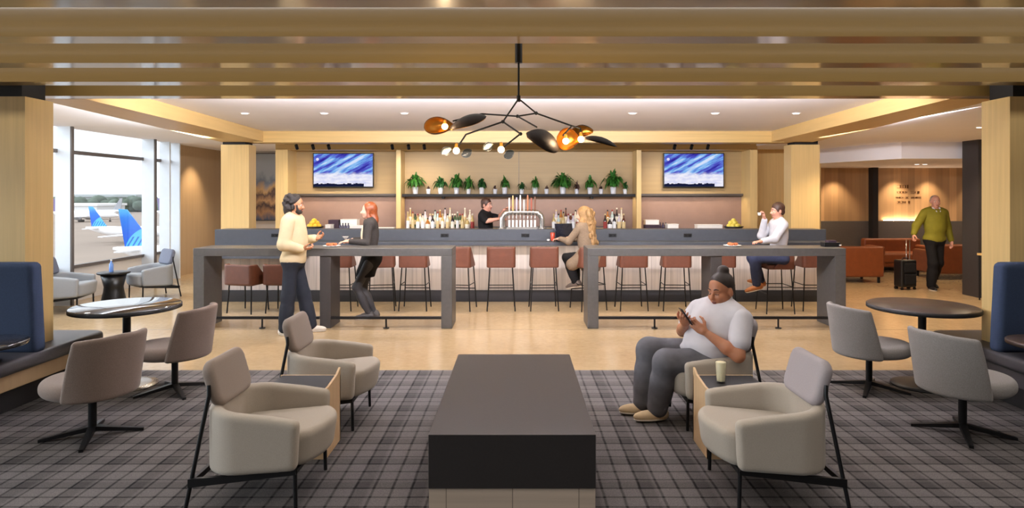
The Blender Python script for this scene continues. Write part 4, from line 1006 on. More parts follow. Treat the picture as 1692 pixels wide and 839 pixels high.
NAPK = plain('dark napkin stack', (66, 52, 62), 0.8, var=0.1)
crate('white box left of the small bottles under the left television', 540, 549, 0.12, PLASTW)
crate('dark stacked napkins behind the white box at left', 545, 562, 0.20, NAPK, 12.78)
crate('long white box on the counter under the left television', 582, 607, 0.10, PLASTW)
crate('white raised tray behind the small bottles at left', 565, 592, 0.21, PLASTW, 12.78)
crate('flat white tray at the right end of the left counter', 612, 652, 0.06, PLASTW)
crate('white box beside the right uprights under the right television', 1065, 1087, 0.20, PLASTW, 12.75)
crate('dark box in front of the white one at right', 1065, 1090, 0.11, NAPK, 12.5)
crate('small white caddy under the right television', 1101, 1119, 0.13, PLASTW)
crate('long low white tray near the right fruit bowl', 1150, 1191, 0.12, PLASTW)
sauce = thing('sauce_bottle', 'small dark sauce bottle, leftmost of five on the left counter', 'bottle', (0, 0, 0), 0, 'small dark sauce bottles')
MB().lathe([(0.022, 0), (0.025, 0.01), (0.025, 0.10), (0.01, 0.13), (0.01, 0.14)], n=12).build('glass_body', plain('purple black bottle', (54, 48, 74), 0.25, var=0.05), sauce)
MB().lathe([(0.012, 0.14), (0.012, 0.16)], n=10).build('cap', BLACKS, sauce)
sauce.location = ((562 - U0) * 12.45 / FPX, 12.45, 1.07)
for k, w in enumerate(('second', 'third', 'fourth')): dup(sauce, 'small dark sauce bottle, %s of four on the left counter' % w, ((566.5 + 4.5 * k - U0) * 12.45 / FPX, 12.45, 1.07))
sauce['label'] = 'small dark sauce bottle, leftmost of four on the left counter'
for k, w in enumerate(('left', 'middle', 'right')): dup(sauce, 'small dark sauce bottle, %s of three by the right white caddy' % w, ((1091 + 4.5 * k - U0) * 12.7 / FPX, 12.7, 1.07))
REDL = plain('red lid', (150, 40, 40), 0.4, var=0.05)
def tumbler(name, lab, loc, r, h, liq, lvl=0.75, cat='glass'):
    t = thing(name, lab, cat, loc)
    MB().lathe([(r * 0.75, 0), (r * 0.78, 0.004), (r, h), (r * 0.93, h), (r * 0.72, 0.012)], n=24).build('glass_wall', DRINKG, t)
    MB().lathe([(r * 0.68, 0.013), (r * 0.70, 0.02), (r * (0.70 + 0.20 * lvl), h * lvl), (r * (0.68 + 0.2 * lvl), h * lvl + 0.001)], n=24).build('drink', liq, t)
    return t
LEMD = plain('pale lemonade', (250, 240, 200), 0.3, var=0.03)
tumbler('drink_glass', 'tall glass of pale lemonade on the side table beside the woman', (1.415, 4.42, 0.475), 0.040, 0.15, LEMD, 0.95)
tumbler('drink_glass', 'red cocktail glass on the bar beside the laptop', ((913 - U0) * 10.38 / FPX, 10.38, 1.02), 0.045, 0.16, plain('red cocktail', (196, 70, 44), 0.3, var=0.05), 0.9)
tumbler('drink_glass', 'short clear glass beside the red cocktail', ((906 - U0) * 10.34 / FPX, 10.34, 1.02), 0.032, 0.05, PLASTW, 0.8)
mg = thing('martini_glass', 'stemmed cocktail glass on the left high table', 'glass', (at(571, 0, 8.75).x, 8.75, 1.07))
MB().lathe([(0.04, 0), (0.04, 0.004), (0.006, 0.01), (0.005, 0.09), (0.055, 0.15), (0.053, 0.15), (0.004, 0.095)], n=24).build('glass_body', DRINKG, mg)
MB().lathe([(0.006, 0.098), (0.042, 0.138), (0.042, 0.139)], n=20).build('drink', PLASTW, mg)
FOOD = plain('grilled bread', (168, 92, 50), 0.7, var=0.3, scale=60)
def plate(lab, loc, n):
    t = thing('plate', lab, 'plate', loc); MB().lathe([(0.07, 0), (0.07, 0.006), (0.12, 0.016), (0.118, 0.019), (0.065, 0.010)], n=28).build('dish', PLASTW, t)
    MB().lathe([(0.055, -0.001), (0.055, 0.003)], n=20).build('foot_ring', PLASTW, t)
    for k in range(n):
        a = 2 * PI * k / n
        f = tag(MB().sphere((0, 0, 0), 0.03, 12, 8, (1.2, 0.9, 0.7)).build('bread_piece', FOOD), 'piece of toasted food on the ' + lab.split(' on ')[0], 'food', 'pieces of food on the ' + lab.split(' on ')[0])
        f.location = Vector(loc) + Vector((0.045 * math.cos(a), 0.045 * math.sin(a), 0.033))
plate('white snack plate on the left high table before the man', (at(548, 0, 8.72).x, 8.72, 1.07), 4)
plate('small white plate on the right high table', (at(1210, 0, 8.78).x, 8.78, 1.07), 3)
ct = thing('cutlery_caddy', 'dark caddy of napkins at the right end of the right high table', 'caddy', (at(1372, 0, 8.75).x, 8.75, 1.07))
MB().box(-0.11, 0.11, -0.06, 0.06, 0, 0.06).build('tray', BLACKS, ct, bevel=0.004); MB().box(-0.05, 0.06, -0.05, 0.05, 0.06, 0.085).build('napkins', NAPK, ct)
tumbler('candle_glass', 'tiny white candle glass beside the dark caddy', (at(1388, 0, 8.70).x, 8.70, 1.07), 0.025, 0.045, PLASTW, 0.6, 'candle')
# laptop
lp = thing('laptop', 'black laptop open on the bar before the blond woman', 'laptop', (0.80, 10.42, 1.02), math.radians(20))
MB().box(-0.16, 0.16, -0.16, 0.06, 0, 0.016).build('keyboard_base', BLACKS, lp, bevel=0.004)
o = MB().box(-0.16, 0.16, -0.005, 0.005, 0.0, 0.28).build('lid', plain('dark laptop screen', (24, 28, 40), 0.2, var=0.03), lp, bevel=0.004); o.location = (0, 0.065, 0.012); o.rotation_euler = (math.radians(-12), 0, 0)
# ------------------------------------------------------------------ people (local frame: faces +x, left is +y, feet at z = 0)
def nv(v): v = np.array(v, dtype=float); return v / (np.linalg.norm(v) + 1e-9)
def skin_mat(name, c): 
    m = plain(name, c, 0.5, var=0.05, scale=25); m.node_tree.nodes['Principled BSDF'].inputs['Subsurface Weight'].default_value = 0.08; return m
HAND_MAT = {}
def hand_sdf(w, d, n, t, curl=0.5, s=1.0, spread=1.0):
    """w wrist, d towards the knuckles, n palm side, t thumb side"""
    w = np.array(w, float); d = nv(d); n = np.array(n, float); n = nv(n - d * (n @ d)); t0 = np.cross(d, n); t = t0 if t0 @ np.array(t, float) > 0 else -t0
    sd = SDF(); R = np.stack([d, t, n], 1)
    sd.cone(w - d * 0.03 * s, w + d * 0.02 * s, 0.027 * s, 0.027 * s, 0.02)
    sd.ell(w + d * 0.052 * s, (0.052 * s, 0.042 * s, 0.017 * s), R, 0.02)
    for off, L in ((0.030, 0.076), (0.010, 0.085), (-0.010, 0.079), (-0.029, 0.062)):
        p = w + (d * (0.092 - abs(off - 0.008) * 0.35) + t * off) * s; a = 0.25 * curl
        for seg, r0, r1 in ((0.45, 0.0095, 0.009), (0.30, 0.009, 0.0082), (0.25, 0.0082, 0.007)):
            dd = nv(d * math.cos(a) + n * math.sin(a) + t * off * 1.5 * spread * (1 - curl * 0.7)); q = p + dd * L * seg * s
            sd.cone(p, q, r0 * s, r1 * s, 0.006); p = q; a += 1.05 * curl
    p = w + (d * 0.028 + t * 0.026 + n * 0.004) * s
    for dd, L, r0, r1 in ((d * 0.55 + t * 0.65 + n * 0.45 * curl, 0.042, 0.014, 0.011), (d * 0.8 + t * 0.25 + n * 0.55 * curl, 0.032, 0.011, 0.009), (d * 0.85 - t * 0.1 + n * 0.6 * curl, 0.024, 0.009, 0.0075)):
        q = p + nv(dd) * L * s; sd.cone(p, q, r0 * s, r1 * s, 0.008); p = q
    return sd
def head_frame(f, u):
    f = nv(f); l = nv(np.cross(u, f)); u = np.cross(f, l); return np.stack([f, l, u], 1)
def head_sdf(sd, c, R, s=1.0, jaw=1.0, k=0.02):
    c = np.array(c, float); P = lambda x, y, z: c + R @ np.array([x, y, z]) * s
    E = lambda p, r, kk=k: sd.ell(P(*p), np.array(r) * s, R, kk)
    E((-0.012, 0, 0.030), (0.094, 0.075, 0.084)); E((0.022, 0, -0.045), (0.064, 0.058 * jaw, 0.066)); E((0.052, 0, -0.092), (0.026, 0.030 * jaw, 0.020))
    E((0.058, 0.034, -0.030), (0.026, 0.026, 0.026)); E((0.058, -0.034, -0.030), (0.026, 0.026, 0.026))
    sd.cone(P(0.080, 0, 0.006), P(0.104, 0, -0.034), 0.008 * s, 0.013 * s, 0.012)
    for y in (-1, 1):
        sd.cone(P(0.074, 0.014 * y, 0.018), P(0.066, 0.044 * y, 0.016), 0.011 * s, 0.010 * s, 0.014)
        E((-0.010, 0.076 * y, -0.012), (0.021, 0.010, 0.031), 0.008); E((0.093, 0.010 * y, -0.036), (0.010, 0.008, 0.008), 0.008)
    E((0.080, 0, -0.060), (0.010, 0.022, 0.006), 0.008); E((0.077, 0, -0.071), (0.011, 0.019, 0.007), 0.008)
EYEW = plain('eye white', (226, 220, 212), 0.25, var=0.01); EYED = plain('dark iris', (40, 26, 20), 0.2, var=0.02)
LIPS = {}
def person(lab, loc, rz, J, skin, hair, hair_fn, top, sleeve, hem, pants, shoe, g=1.0, gw=None, hs=1.0, res=0.014, leg_r=1.0, arm_r=1.0, sleeve_r=1.0, extra=None, top_extra=None, eyes_closed=False, pants_r=(0.078, 0.062, 0.058), jaw=1.0, top_in=0.014, hand_res=None, cat_label='person', neck_r=0.052, chest=1.0):
    t = thing('person', lab, 'person', loc, rz)
    A = {k: np.array(v, float) for k, v in J.items() if k[:4] != 'hand'}
    hipc = (A['hipL'] + A['hipR']) / 2; shc = (A['shL'] + A['shR']) / 2
    up = nv(A['neck'] - hipc); hl = nv(A['hipL'] - A['hipR']); sl = nv(A['shL'] - A['shR'])
    gw = gw or g
    def fr(l):
        l = nv(l - up * (l @ up)); f = np.cross(l, up); return np.stack([f, l, up], 1)
    Rp, Rc, Rw = fr(hl), fr(sl), fr(hl + sl)
    TL = np.linalg.norm(A['neck'] - hipc)
    pel = hipc + up * 0.03; wai = hipc * 0.58 + A['neck'] * 0.42 + Rw[:, 0] * 0.02 * gw; che = hipc * 0.27 + A['neck'] * 0.73
    def torso(sd, e=0.0, k=0.06):
        sd.ell(pel, (0.112 * g + e, 0.158 * g + e, 0.125 + e), Rp, k); sd.ell(wai, (0.100 * gw + e, 0.135 * gw + e, TL * 0.34 + e), Rw, k)
        sd.ell(che, (0.112 * g * chest + e, 0.160 * g + e, TL * 0.37 + e), Rc, k)
        sd.cone(A['shL'] - sl * 0.015, A['shR'] + sl * 0.015, 0.056 * arm_r + e, None, k)
        m = A['neck'] + up * 0.005
        for s_ in ('shL', 'shR'): sd.cone(m, A[s_] * 0.7 + m * 0.3, 0.05 + e * 0.6, 0.052 + e, k)
    hR = head_frame(A['hf'], A['hu'])
    body = SDF(); torso(body, -0.004)
    body.cone(A['neck'] - up * 0.02, A['head'] - hR[:, 2] * 0.05 - hR[:, 0] * 0.012, neck_r, neck_r * 0.98, 0.03)
    head = SDF(); head_sdf(head, A['head'], hR, hs, jaw)
    head.cone(A['neck'], A['head'] - hR[:, 2] * 0.05 - hR[:, 0] * 0.012, neck_r, neck_r * 0.98, 0.02)
    for s_ in 'LR':
        h, kn, an = A['hip' + s_], A['knee' + s_], A['ank' + s_]
        body.cone(h, kn, 0.080 * leg_r, 0.052 * leg_r, 0.04); body.cone(kn, an, 0.050 * leg_r, 0.034, 0.03); body.cone(kn * 0.7 + an * 0.3, kn * 0.5 + an * 0.5, 0.05 * leg_r, 0.044 * leg_r, 0.03)
        td = nv(A['toe' + s_]); body.cone(an - np.array([0, 0, 0.03]), an + td * 0.12 - np.array([0, 0, 0.05]), 0.032, 0.024, 0.02)
        s1, el, wr = A['sh' + s_], A['el' + s_], A['wr' + s_]
        body.cone(s1, el, 0.050 * arm_r, 0.039 * arm_r, 0.03); body.cone(el, el * 0.65 + wr * 0.35, 0.039 * arm_r, 0.040 * arm_r, 0.02); body.cone(el * 0.65 + wr * 0.35, wr, 0.040 * arm_r, 0.027, 0.02)
    parts = [(body, res), (head, min(res, 0.0075 * hs))]
    for s_ in 'LR':
        dd, nn, tt, cc = J['hand' + s_]
        parts.append((hand_sdf(A['wr' + s_], dd, nn, tt, cc, 1.0), hand_res or min(res * 0.5, 0.006)))
    sdf_object('body', parts, skin, t)
    P = lambda x, y, z: A['head'] + hR @ np.array([x, y, z]) * hs
    for y in (-1, 1):
        if not eyes_closed:
            e = MB().sphere((0, 0, 0), 0.0115 * hs, 12, 8).build('eye', EYEW, t); e.location = P(0.0725, 0.031 * y, 0.0)
            e2 = MB().sphere((0, 0, 0), 0.0068 * hs, 10, 6).build('iris', EYED, e); e2.location = hR @ np.array([0.0078, 0, -0.001]) * hs
        else:
            MB().tube([P(0.083, 0.018 * y, -0.004), P(0.086, 0.031 * y, -0.010), P(0.077, 0.045 * y, -0.005)], 0.0024 * hs, 8).build('eyelash', EYED, t)
        MB().tube([P(0.086, 0.014 * y, 0.024), P(0.085, 0.030 * y, 0.030), P(0.074, 0.047 * y, 0.024)], [0.003 * hs, 0.0042 * hs, 0.002 * hs], 8).build('eyebrow', hair, t)
    if skin.name not in LIPS:
        bc = skin.node_tree.nodes['Principled BSDF']; LIPS[skin.name] = plain(skin.name + ' lips', (158, 88, 78) if 'deep' not in skin.name else (120, 62, 52), 0.4, var=0.04)
    lp_ = SDF(); lp_.ell(P(0.0835, 0, -0.061), np.array((0.009, 0.021, 0.0055)) * hs, hR, 0.004).ell(P(0.0815, 0, -0.070), np.array((0.010, 0.018, 0.0062)) * hs, hR, 0.004)
    sdf_object('lips', [(lp_, 0.003)], LIPS[skin.name], t)
    hs_ = SDF(); hair_fn(hs_, P, hR, hs); sdf_object('hair', [(hs_, 0.009)], hair, t)
    # clothes
    sh = SDF(); torso(sh, top_in, 0.07)
    if top_extra: top_extra(sh, A, Rc)
    sh.cut(hipc + up * hem, -up)
    sh.cut(A['neck'] + up * 0.052 + Rc[:, 0] * 0.03, nv(up * 0.9 + Rc[:, 0] * 0.45))
    o = sdf_object('top_torso', [(sh, res)], top, t)
    for s_ in 'LR':
        sl_ = SDF(); s1, el, wr = A['sh' + s_], A['el' + s_], A['wr' + s_]
        r0, r1, r2 = 0.064 * arm_r * sleeve_r, 0.055 * arm_r * sleeve_r, 0.040 * sleeve_r
        if sleeve >= 1.0: sl_.cone(s1, el, r0, r1, 0.04); sl_.cone(el, wr + (el - wr) * 0.03, r1, r2, 0.03)
        else: sl_.cone(s1, s1 + (el - s1) * sleeve * 2, r0 * 1.02, r1 * 1.12, 0.04)
        sdf_object('sleeve', [(sl_, min(res, 0.012))], top, t)
    pa = SDF(); pa.ell(pel - up * 0.02, (0.112 * g + 0.008, 0.158 * g + 0.008, 0.125), Rp, 0.04)
    for s_ in 'LR':
        h, kn, an = A['hip' + s_], A['knee' + s_], A['ank' + s_]
        pa.cone(h, kn, (0.088 if leg_r <= 1 else 0.094 * leg_r), pants_r[0], 0.05); pa.cone(kn, an + np.array([0, 0, 0.01]), pants_r[0], pants_r[2], 0.04); pa.cone(kn * 0.6 + an * 0.4, an * 0.7 + kn * 0.3, pants_r[1] * 1.08, pants_r[2], 0.04)
    pa.cut(hipc + up * 0.12, up)
    sdf_object('trousers', [(pa, res)], pants, t)
    for s_ in 'LR':
        an = A['ank' + s_]; td = nv(A['toe' + s_]); pitch = A.get('shoeup' + s_, np.array([0, 0, 1.0])); u_ = nv(pitch); l_ = np.cross(u_, td); R = np.stack([td, nv(l_), u_], 1)
        sole = an - u_ * 0.085; so = SDF()
        so.ell(sole + td * 0.055 + u_ * 0.035, (0.145, 0.048, 0.045), R, 0.02); so.ell(sole - td * 0.02 + u_ * 0.06, (0.065, 0.042, 0.06), R, 0.03); so.cut(sole + u_ * 0.002, -u_)
        ob = sdf_object('shoe', [(so, 0.009)], shoe, t)
        sl2 = SDF(); sl2.ell(sole + td * 0.055 + u_ * 0.03, (0.149, 0.051, 0.05), R, 0.01).cut(sole + u_ * 0.018, u_).cut(sole + u_ * 0.0, -u_); sdf_object('sole', [(sl2, 0.007)], SOLE, ob)
    if extra: extra(t, A, P, hR, Rc, up)
    return t
SOLE = plain('pale shoe sole', (214, 204, 190), 0.6, var=0.03)
def hair_short(sd, P, R, s):
    sd.ell(P(-0.018, 0, 0.046), np.array((0.097, 0.083, 0.088)) * s, R, 0.01); sd.ell(P(-0.055, 0, -0.02), np.array((0.055, 0.066, 0.055)) * s, R, 0.02)
    for y in (-1, 1): sd.ell(P(0.02, 0.070 * y, 0.012), np.array((0.022, 0.010, 0.03)) * s, R, 0.01)
def hair_curly(sd, P, R, s):
    rg = random.Random(5)
    sd.ell(P(-0.035, 0, 0.055), np.array((0.098, 0.092, 0.085)) * s, R, 0.02); sd.ell(P(-0.085, 0, -0.045), np.array((0.066, 0.094, 0.120)) * s, R, 0.03)
    for i in range(110):
        a = rg.uniform(0, 2 * PI); z = rg.uniform(-0.13, 0.12); r = 0.096 * math.sqrt(max(0.1, 1 - ((z - 0.02) / 0.14) ** 2))
        x, y = -0.055 + r * math.cos(a), r * math.sin(a) * 0.95
        if z < 0.085 and (x > 0.018 or (x > -0.02 and abs(y) < 0.07)): continue
        sd.ell(P(x, y, z), np.array((rg.uniform(0.018, 0.028),) * 3) * s, R, 0.004)
    # beard
    sd.ell(P(0.040, 0, -0.086), np.array((0.050, 0.056, 0.040)) * s, R, 0.015)
    for y in (-1, 1): sd.cone(P(0.03, 0.060 * y, -0.01), P(0.045, 0.045 * y, -0.075), 0.012 * s, 0.02 * s, 0.015); sd.cone(P(0.090, 0.004 * y, -0.050), P(0.078, 0.032 * y, -0.062), 0.0055 * s, 0.007 * s, 0.006)
    sd.ell(P(0.0835, 0, -0.066), np.array((0.02, 0.019, 0.0105)) * s, R, 0.004, -1)
def hair_long(L, wid=1.0, wave=0.0):
    def f(sd, P, R, s):
        sd.ell(P(-0.026, 0, 0.042), np.array((0.097, 0.086, 0.088)) * s, R, 0.02)
        sd.cone(P(-0.055, 0, 0.0), P(-0.075, 0, -L * 0.5), 0.074 * s * wid, 0.070 * s * wid, 0.04); sd.cone(P(-0.075, 0, -L * 0.5), P(-0.085, 0, -L), 0.070 * s * wid, 0.045 * s * wid, 0.04)
        for y in (-1, 1):
            sd.cone(P(0.005, 0.074 * y, 0.03), P(-0.015, 0.080 * y, -0.13), 0.020 * s, 0.024 * s, 0.03); sd.cone(P(-0.02, 0.078 * y * wid, -0.10), P(-0.05, 0.065 * y * wid, -L * 0.9), 0.034 * s * wid, 0.022 * s, 0.03)
        if wave:
            rg = random.Random(3)
            for i in range(110):
                z = rg.uniform(-L, 0.06); y = rg.uniform(-0.09, 0.09) * wid; sd.ell(P(-0.10 + rg.uniform(-0.03, 0.03) - 0.02 * wid, y, z), np.array((0.024, 0.015, 0.045)) * s, R, 0.008)
    return f
def hair_bun(sd, P, R, s):
    sd.ell(P(-0.022, 0, 0.042), np.array((0.093, 0.079, 0.086)) * s, R, 0.01); sd.ell(P(-0.06, 0, -0.015), np.array((0.045, 0.060, 0.05)) * s, R, 0.02)
    sd.ell(P(-0.050, 0, 0.130), np.array((0.042, 0.042, 0.036)) * s, R, 0.01); sd.cone(P(-0.04, 0, 0.09), P(-0.045, 0, 0.135), 0.035 * s, 0.024 * s, 0.02)
def hair_thin(sd, P, R, s):
    sd.ell(P(-0.045, 0, 0.012), np.array((0.068, 0.081, 0.062)) * s, R, 0.01)
    sd.ell(P(-0.03, 0, 0.05), np.array((0.085, 0.075, 0.0705)) * s, R, 0.01)
def blank(h=1.75, w=1.0):
    s = h / 1.75
    return {k: tuple(np.array(v) * s) for k, v in dict(hipL=(0, .09 * w, .92), hipR=(0, -.09 * w, .92), kneeL=(.02, .10, .50), kneeR=(.02, -.10, .50), ankL=(-.02, .11, .09), ankR=(-.02, -.11, .09),
        shL=(0, .175 * w, 1.43), shR=(0, -.175 * w, 1.43), elL=(-.02, .24, 1.14), elR=(-.02, -.24, 1.14), wrL=(.05, .25, .88), wrR=(.05, -.25, .88), neck=(0, 0, 1.475), head=(.025, 0, 1.635)).items()} | \
        dict(toeL=(1, .15, 0), toeR=(1, -.15, 0), hf=(1, 0, 0), hu=(0, 0, 1), handL=((.1, 0, -1), (0, -1, 0), (1, 0, 0), .4), handR=((.1, 0, -1), (0, 1, 0), (1, 0, 0), .4))
SK_TAN = skin_mat('tan skin', (176, 122, 88)); SK_FAIR = skin_mat('fair skin', (222, 172, 146)); SK_DEEP = skin_mat('deep brown skin', (178, 118, 86)); SK_PINK = skin_mat('rosy skin', (206, 150, 128))
H_BUN = plain('dark pulled back hair', (40, 27, 22), 0.6, var=0.3, scale=60)
H_BLACK = plain('black brown hair', (32, 23, 19), 0.7, var=0.25, scale=40); H_RED = plain('auburn hair', (134, 66, 30), 0.42, var=0.25, scale=40); H_BLOND = plain('golden blond hair', (150, 116, 74), 0.65, var=0.22, scale=40)
H_BROWN = plain('dark brown hair', (64, 40, 30), 0.5, var=0.2, scale=40); H_GREY = plain('thin grey hair', (150, 138, 130), 0.55, var=0.15, scale=40)
CREAM = plain('cream overshirt cotton', (204, 184, 148), 0.85, var=0.05, scale=12, bump=0.05); DENIMD = plain('dark slate trousers', (33, 36, 44), 0.8, var=0.10, scale=20)
CHARK = plain('charcoal knit', (58, 54, 52), 0.9, var=0.2, scale=90); BLKSK = plain('black cloth', (24, 23, 25), 0.85, var=0.1); LEGG = plain('dark grey leggings', (50, 48, 50), 0.7, var=0.1)
OATM = plain('oatmeal wool coat', (128, 110, 92), 0.9, var=0.10, scale=40, bump=0.06); PALEB = plain('pale grey blue shirt', (196, 196, 204), 0.85, var=0.05, scale=16, bump=0.04); NAVYT = plain('navy trousers', (50, 56, 80), 0.8, var=0.1)
OLIVE = plain('olive green jacket', (122, 116, 36), 0.75, var=0.08, scale=12, bump=0.05); WHITET = plain('white jersey cotton', (204, 200, 206), 0.85, var=0.04, scale=10, bump=0.04); JEANG = plain('faded grey jeans', (96, 95, 100), 0.85, var=0.24, scale=7, bump=0.05)
BEIGES = plain('beige canvas shoe', (206, 182, 148), 0.8, var=0.06); WHITES = plain('white leather shoe', (214, 206, 194), 0.5, var=0.04); TANSH = plain('tan leather shoe', (170, 104, 56), 0.5, var=0.08); BLKSH = plain('black leather shoe', (28, 26, 26), 0.4, var=0.06)

# 1 - the bearded man standing at the left high table
J = blank(1.77); J.update(head=(.035, 0, 1.655), hf=(1, .05, -.08), kneeL=(.10, .10, .49), kneeR=(-.03, -.09, .49), ankL=(.19, .11, .085), ankR=(-.07, -.10, .085),
    elR=(-.03, -.25, 1.16), wrR=(.16, -.16, 1.10), handR=((1, .35, .05), (0, .4, 1), (0, .3, 1), .8), elL=(.02, .25, 1.17), wrL=(.24, .12, 1.215), handL=((1, -.25, .25), (0, -.6, .6), (.2, -.2, 1), .7))
def x1(t, A, P, hR, Rc, up):
    m = MB(); m.tube([A['neck'] + np.array(q) for q in ((-.06, .06, .035), (.0, .085, .03), (.075, .05, -.015), (.10, .0, -.05))], [0.012, 0.015, 0.016, 0.012], 10); m.tube([A['neck'] + np.array(q) for q in ((-.06, .06, .035), (-.085, 0, .045), (-.06, -.06, .035), (.0, -.085, .03), (.075, -.05, -.015), (.10, 0, -.05))], [0.012, 0.014, 0.012, 0.015, 0.016, 0.012], 10)
    m.build('collar', CREAM, t)
    MB().box(0.108, 0.120, -0.012, 0.012, 0.93, 1.36).build('button_placket', CREAM, t)
person('bearded man in cream overshirt and dark trousers standing at the left high table', (-2.88, 8.16, 0), 0.0, J, SK_TAN, H_BLACK, hair_curly, CREAM, 1.0, -0.10, DENIMD, WHITES, g=1.25, gw=1.38, sleeve_r=1.3, arm_r=1.08, pants_r=(0.085, 0.075, 0.078), extra=x1)

# 2 - the auburn haired woman leaning on the left high table
J = blank(1.67); J.update(hipL=(-.02, .085, .86), hipR=(-.02, -.085, .86), kneeL=(.19, .06, .46), kneeR=(.12, -.06, .45), ankL=(.02, .07, .085), ankR=(-.04, -.05, .085), neck=(.0, 0, 1.40), shL=(.0, .165, 1.36), shR=(.0, -.165, 1.36), head=(.03, 0, 1.555),
    elL=(.03, .22, 1.11), wrL=(.26, .19, 1.125), handL=((1, -.1, -.05), (0, 0, -1), (0, -1, 0), .35), elR=(.02, -.22, 1.11), wrR=(.25, -.16, 1.125), handR=((1, .15, -.05), (0, 0, -1), (0, 1, 0), .35))
def x2(t, A, P, hR, Rc, up):
    sk = SDF(); sk.cone((-.02, 0, .93), (.07, 0, .64), 0.125, 0.135, 0.04); sk.ell((-.03, 0, .87), (.135, .18, .14), None, 0.05); sk.cut((0, 0, .60), (0, 0, -1)); sk.cut((0, 0, 1.0), (0, 0, 1)); sdf_object('skirt', [(sk, 0.013)], BLKSK, t)
    vv = SDF(); vv.ell((.055, 0, 1.20), (.085, .065, .17), None, 0.02); sdf_object('blouse', [(vv, 0.012)], plain('pale blouse', (206, 188, 160), 0.8, var=0.04), t)
person('auburn haired woman in charcoal cardigan leaning on the left high table', (-2.12, 9.17, 0), PI + 0.12, J, SK_FAIR, H_RED, hair_long(0.27, 0.9), CHARK, 1.0, 0.02, LEGG, plain('dark grey shoe', (70, 66, 64), 0.6, var=0.05), g=0.88, gw=0.84, arm_r=0.86, leg_r=0.9, pants_r=(0.058, 0.056, 0.042), neck_r=0.045, extra=x2)

# 3 - the blond woman on a stool at the bar
J = blank(1.7); J.update(hipL=(0, .095, .80), hipR=(0, -.095, .80), kneeL=(.33, .13, .80), kneeR=(.36, -.10, .78), ankL=(.20, .10, .42), ankR=(.30, -.08, .40), neck=(.08, 0, 1.32), shL=(.07, .17, 1.27), shR=(.07, -.17, 1.27), head=(.12, .01, 1.475), hf=(1, .25, -.12),
    elL=(.24, .22, 1.06), wrL=(.47, .12, 1.085), handL=((1, -.1, -.12), (0, 0, -1), (0, -1, 0), .35), elR=(.22, -.22, 1.06), wrR=(.46, -.10, 1.085), handR=((1, .1, -.12), (0, 0, -1), (0, 1, 0), .35), toeL=(1, 0, -.25), toeR=(1, 0, -.2), shoeupL=(.25, 0, 1), shoeupR=(.2, 0, 1))
def x3(t, A, P, hR, Rc, up):
    c = SDF(); c.ell((.0, 0, .86), (.17, .215, .16), None, 0.05); c.cone((.04, .10, .84), (.22, .15, .70), 0.11, 0.10, 0.05); c.cone((.04, -.10, .84), (.22, -.14, .70), 0.11, 0.10, 0.05); c.cone((-.03, 0, .86), (-.02, 0, .68), 0.17, 0.16, 0.05); c.cut((0, 0, .60), (0, 0, -1)); sdf_object('coat_skirt', [(c, 0.014)], OATM, t)
person('blond woman in oatmeal coat sitting at the bar with a laptop', (1.12, 9.88, 0), math.radians(140), J, SK_FAIR, H_BLOND, hair_long(0.46, 1.42, 1.0), OATM, 1.0, -0.02, BLKSK, plain('brown grey shoe', (96, 82, 74), 0.6, var=0.06), g=1.05, gw=1.08, extra=x3)

# 4 - the man on the stool behind the right high table
J = blank(1.75); J.update(hipL=(0, .095, .82), hipR=(0, -.095, .82), kneeL=(.42, .10, .84), kneeR=(.38, -.12, .82), ankL=(.40, .11, .44), ankR=(.26, -.10, .47), neck=(.03, 0, 1.375), shL=(.03, .18, 1.325), shR=(.03, -.18, 1.325), head=(.045, 0, 1.54), hf=(1, .05, -.05),
    elL=(.20, .27, 1.13), wrL=(.40, .34, 1.105), handL=((1, .3, -.05), (0, 0, -1), (0, -1, 0), .4), elR=(.20, -.22, 1.15), wrR=(.20, -.10, 1.40), handR=((.25, .1, 1), (1, .2, 0), (0, .8, .3), .85), toeL=(1, .05, -.25), toeR=(1, -.05, .25), shoeupL=(.25, 0, 1), shoeupR=(-.25, 0, 1))
person('dark haired man in pale shirt sitting sideways behind the right high table', (3.98, 9.62, 0), PI, J, SK_PINK, H_BROWN, hair_short, PALEB, 1.0, -0.06, NAVYT, TANSH, g=1.0, gw=1.0, sleeve_r=1.1, pants_r=(0.078, 0.066, 0.062))
pc = tumbler('paper_cup', 'small white cup held up by the man in the pale shirt', (3.98 - 0.285, 9.62 + 0.085, 1.455), 0.034, 0.08, PLASTW, 0.7, 'cup')

# 5 - the bartender
J = blank(1.72); J.update(head=(.03, 0, 1.60), elR=(.10, -.25, 1.32), wrR=(.30, -.22, 1.36), handR=((1, -.1, .1), (0, .3, -1), (0, 1, .2), .8), elL=(.20, .20, 1.36), wrL=(.36, .06, 1.52), handL=((1, -.2, .4), (0, -.5, -.8), (0, -.3, 1), .8), hf=(1, -.25, 0))
person('bartender in black shirt reaching to the tap handles', (-0.58, 11.42, 0), math.radians(-14), J, SK_PINK, H_BROWN, hair_short, BLKSK, 0.42, -0.05, BLKSK, BLKSH, g=1.0, gw=1.0)

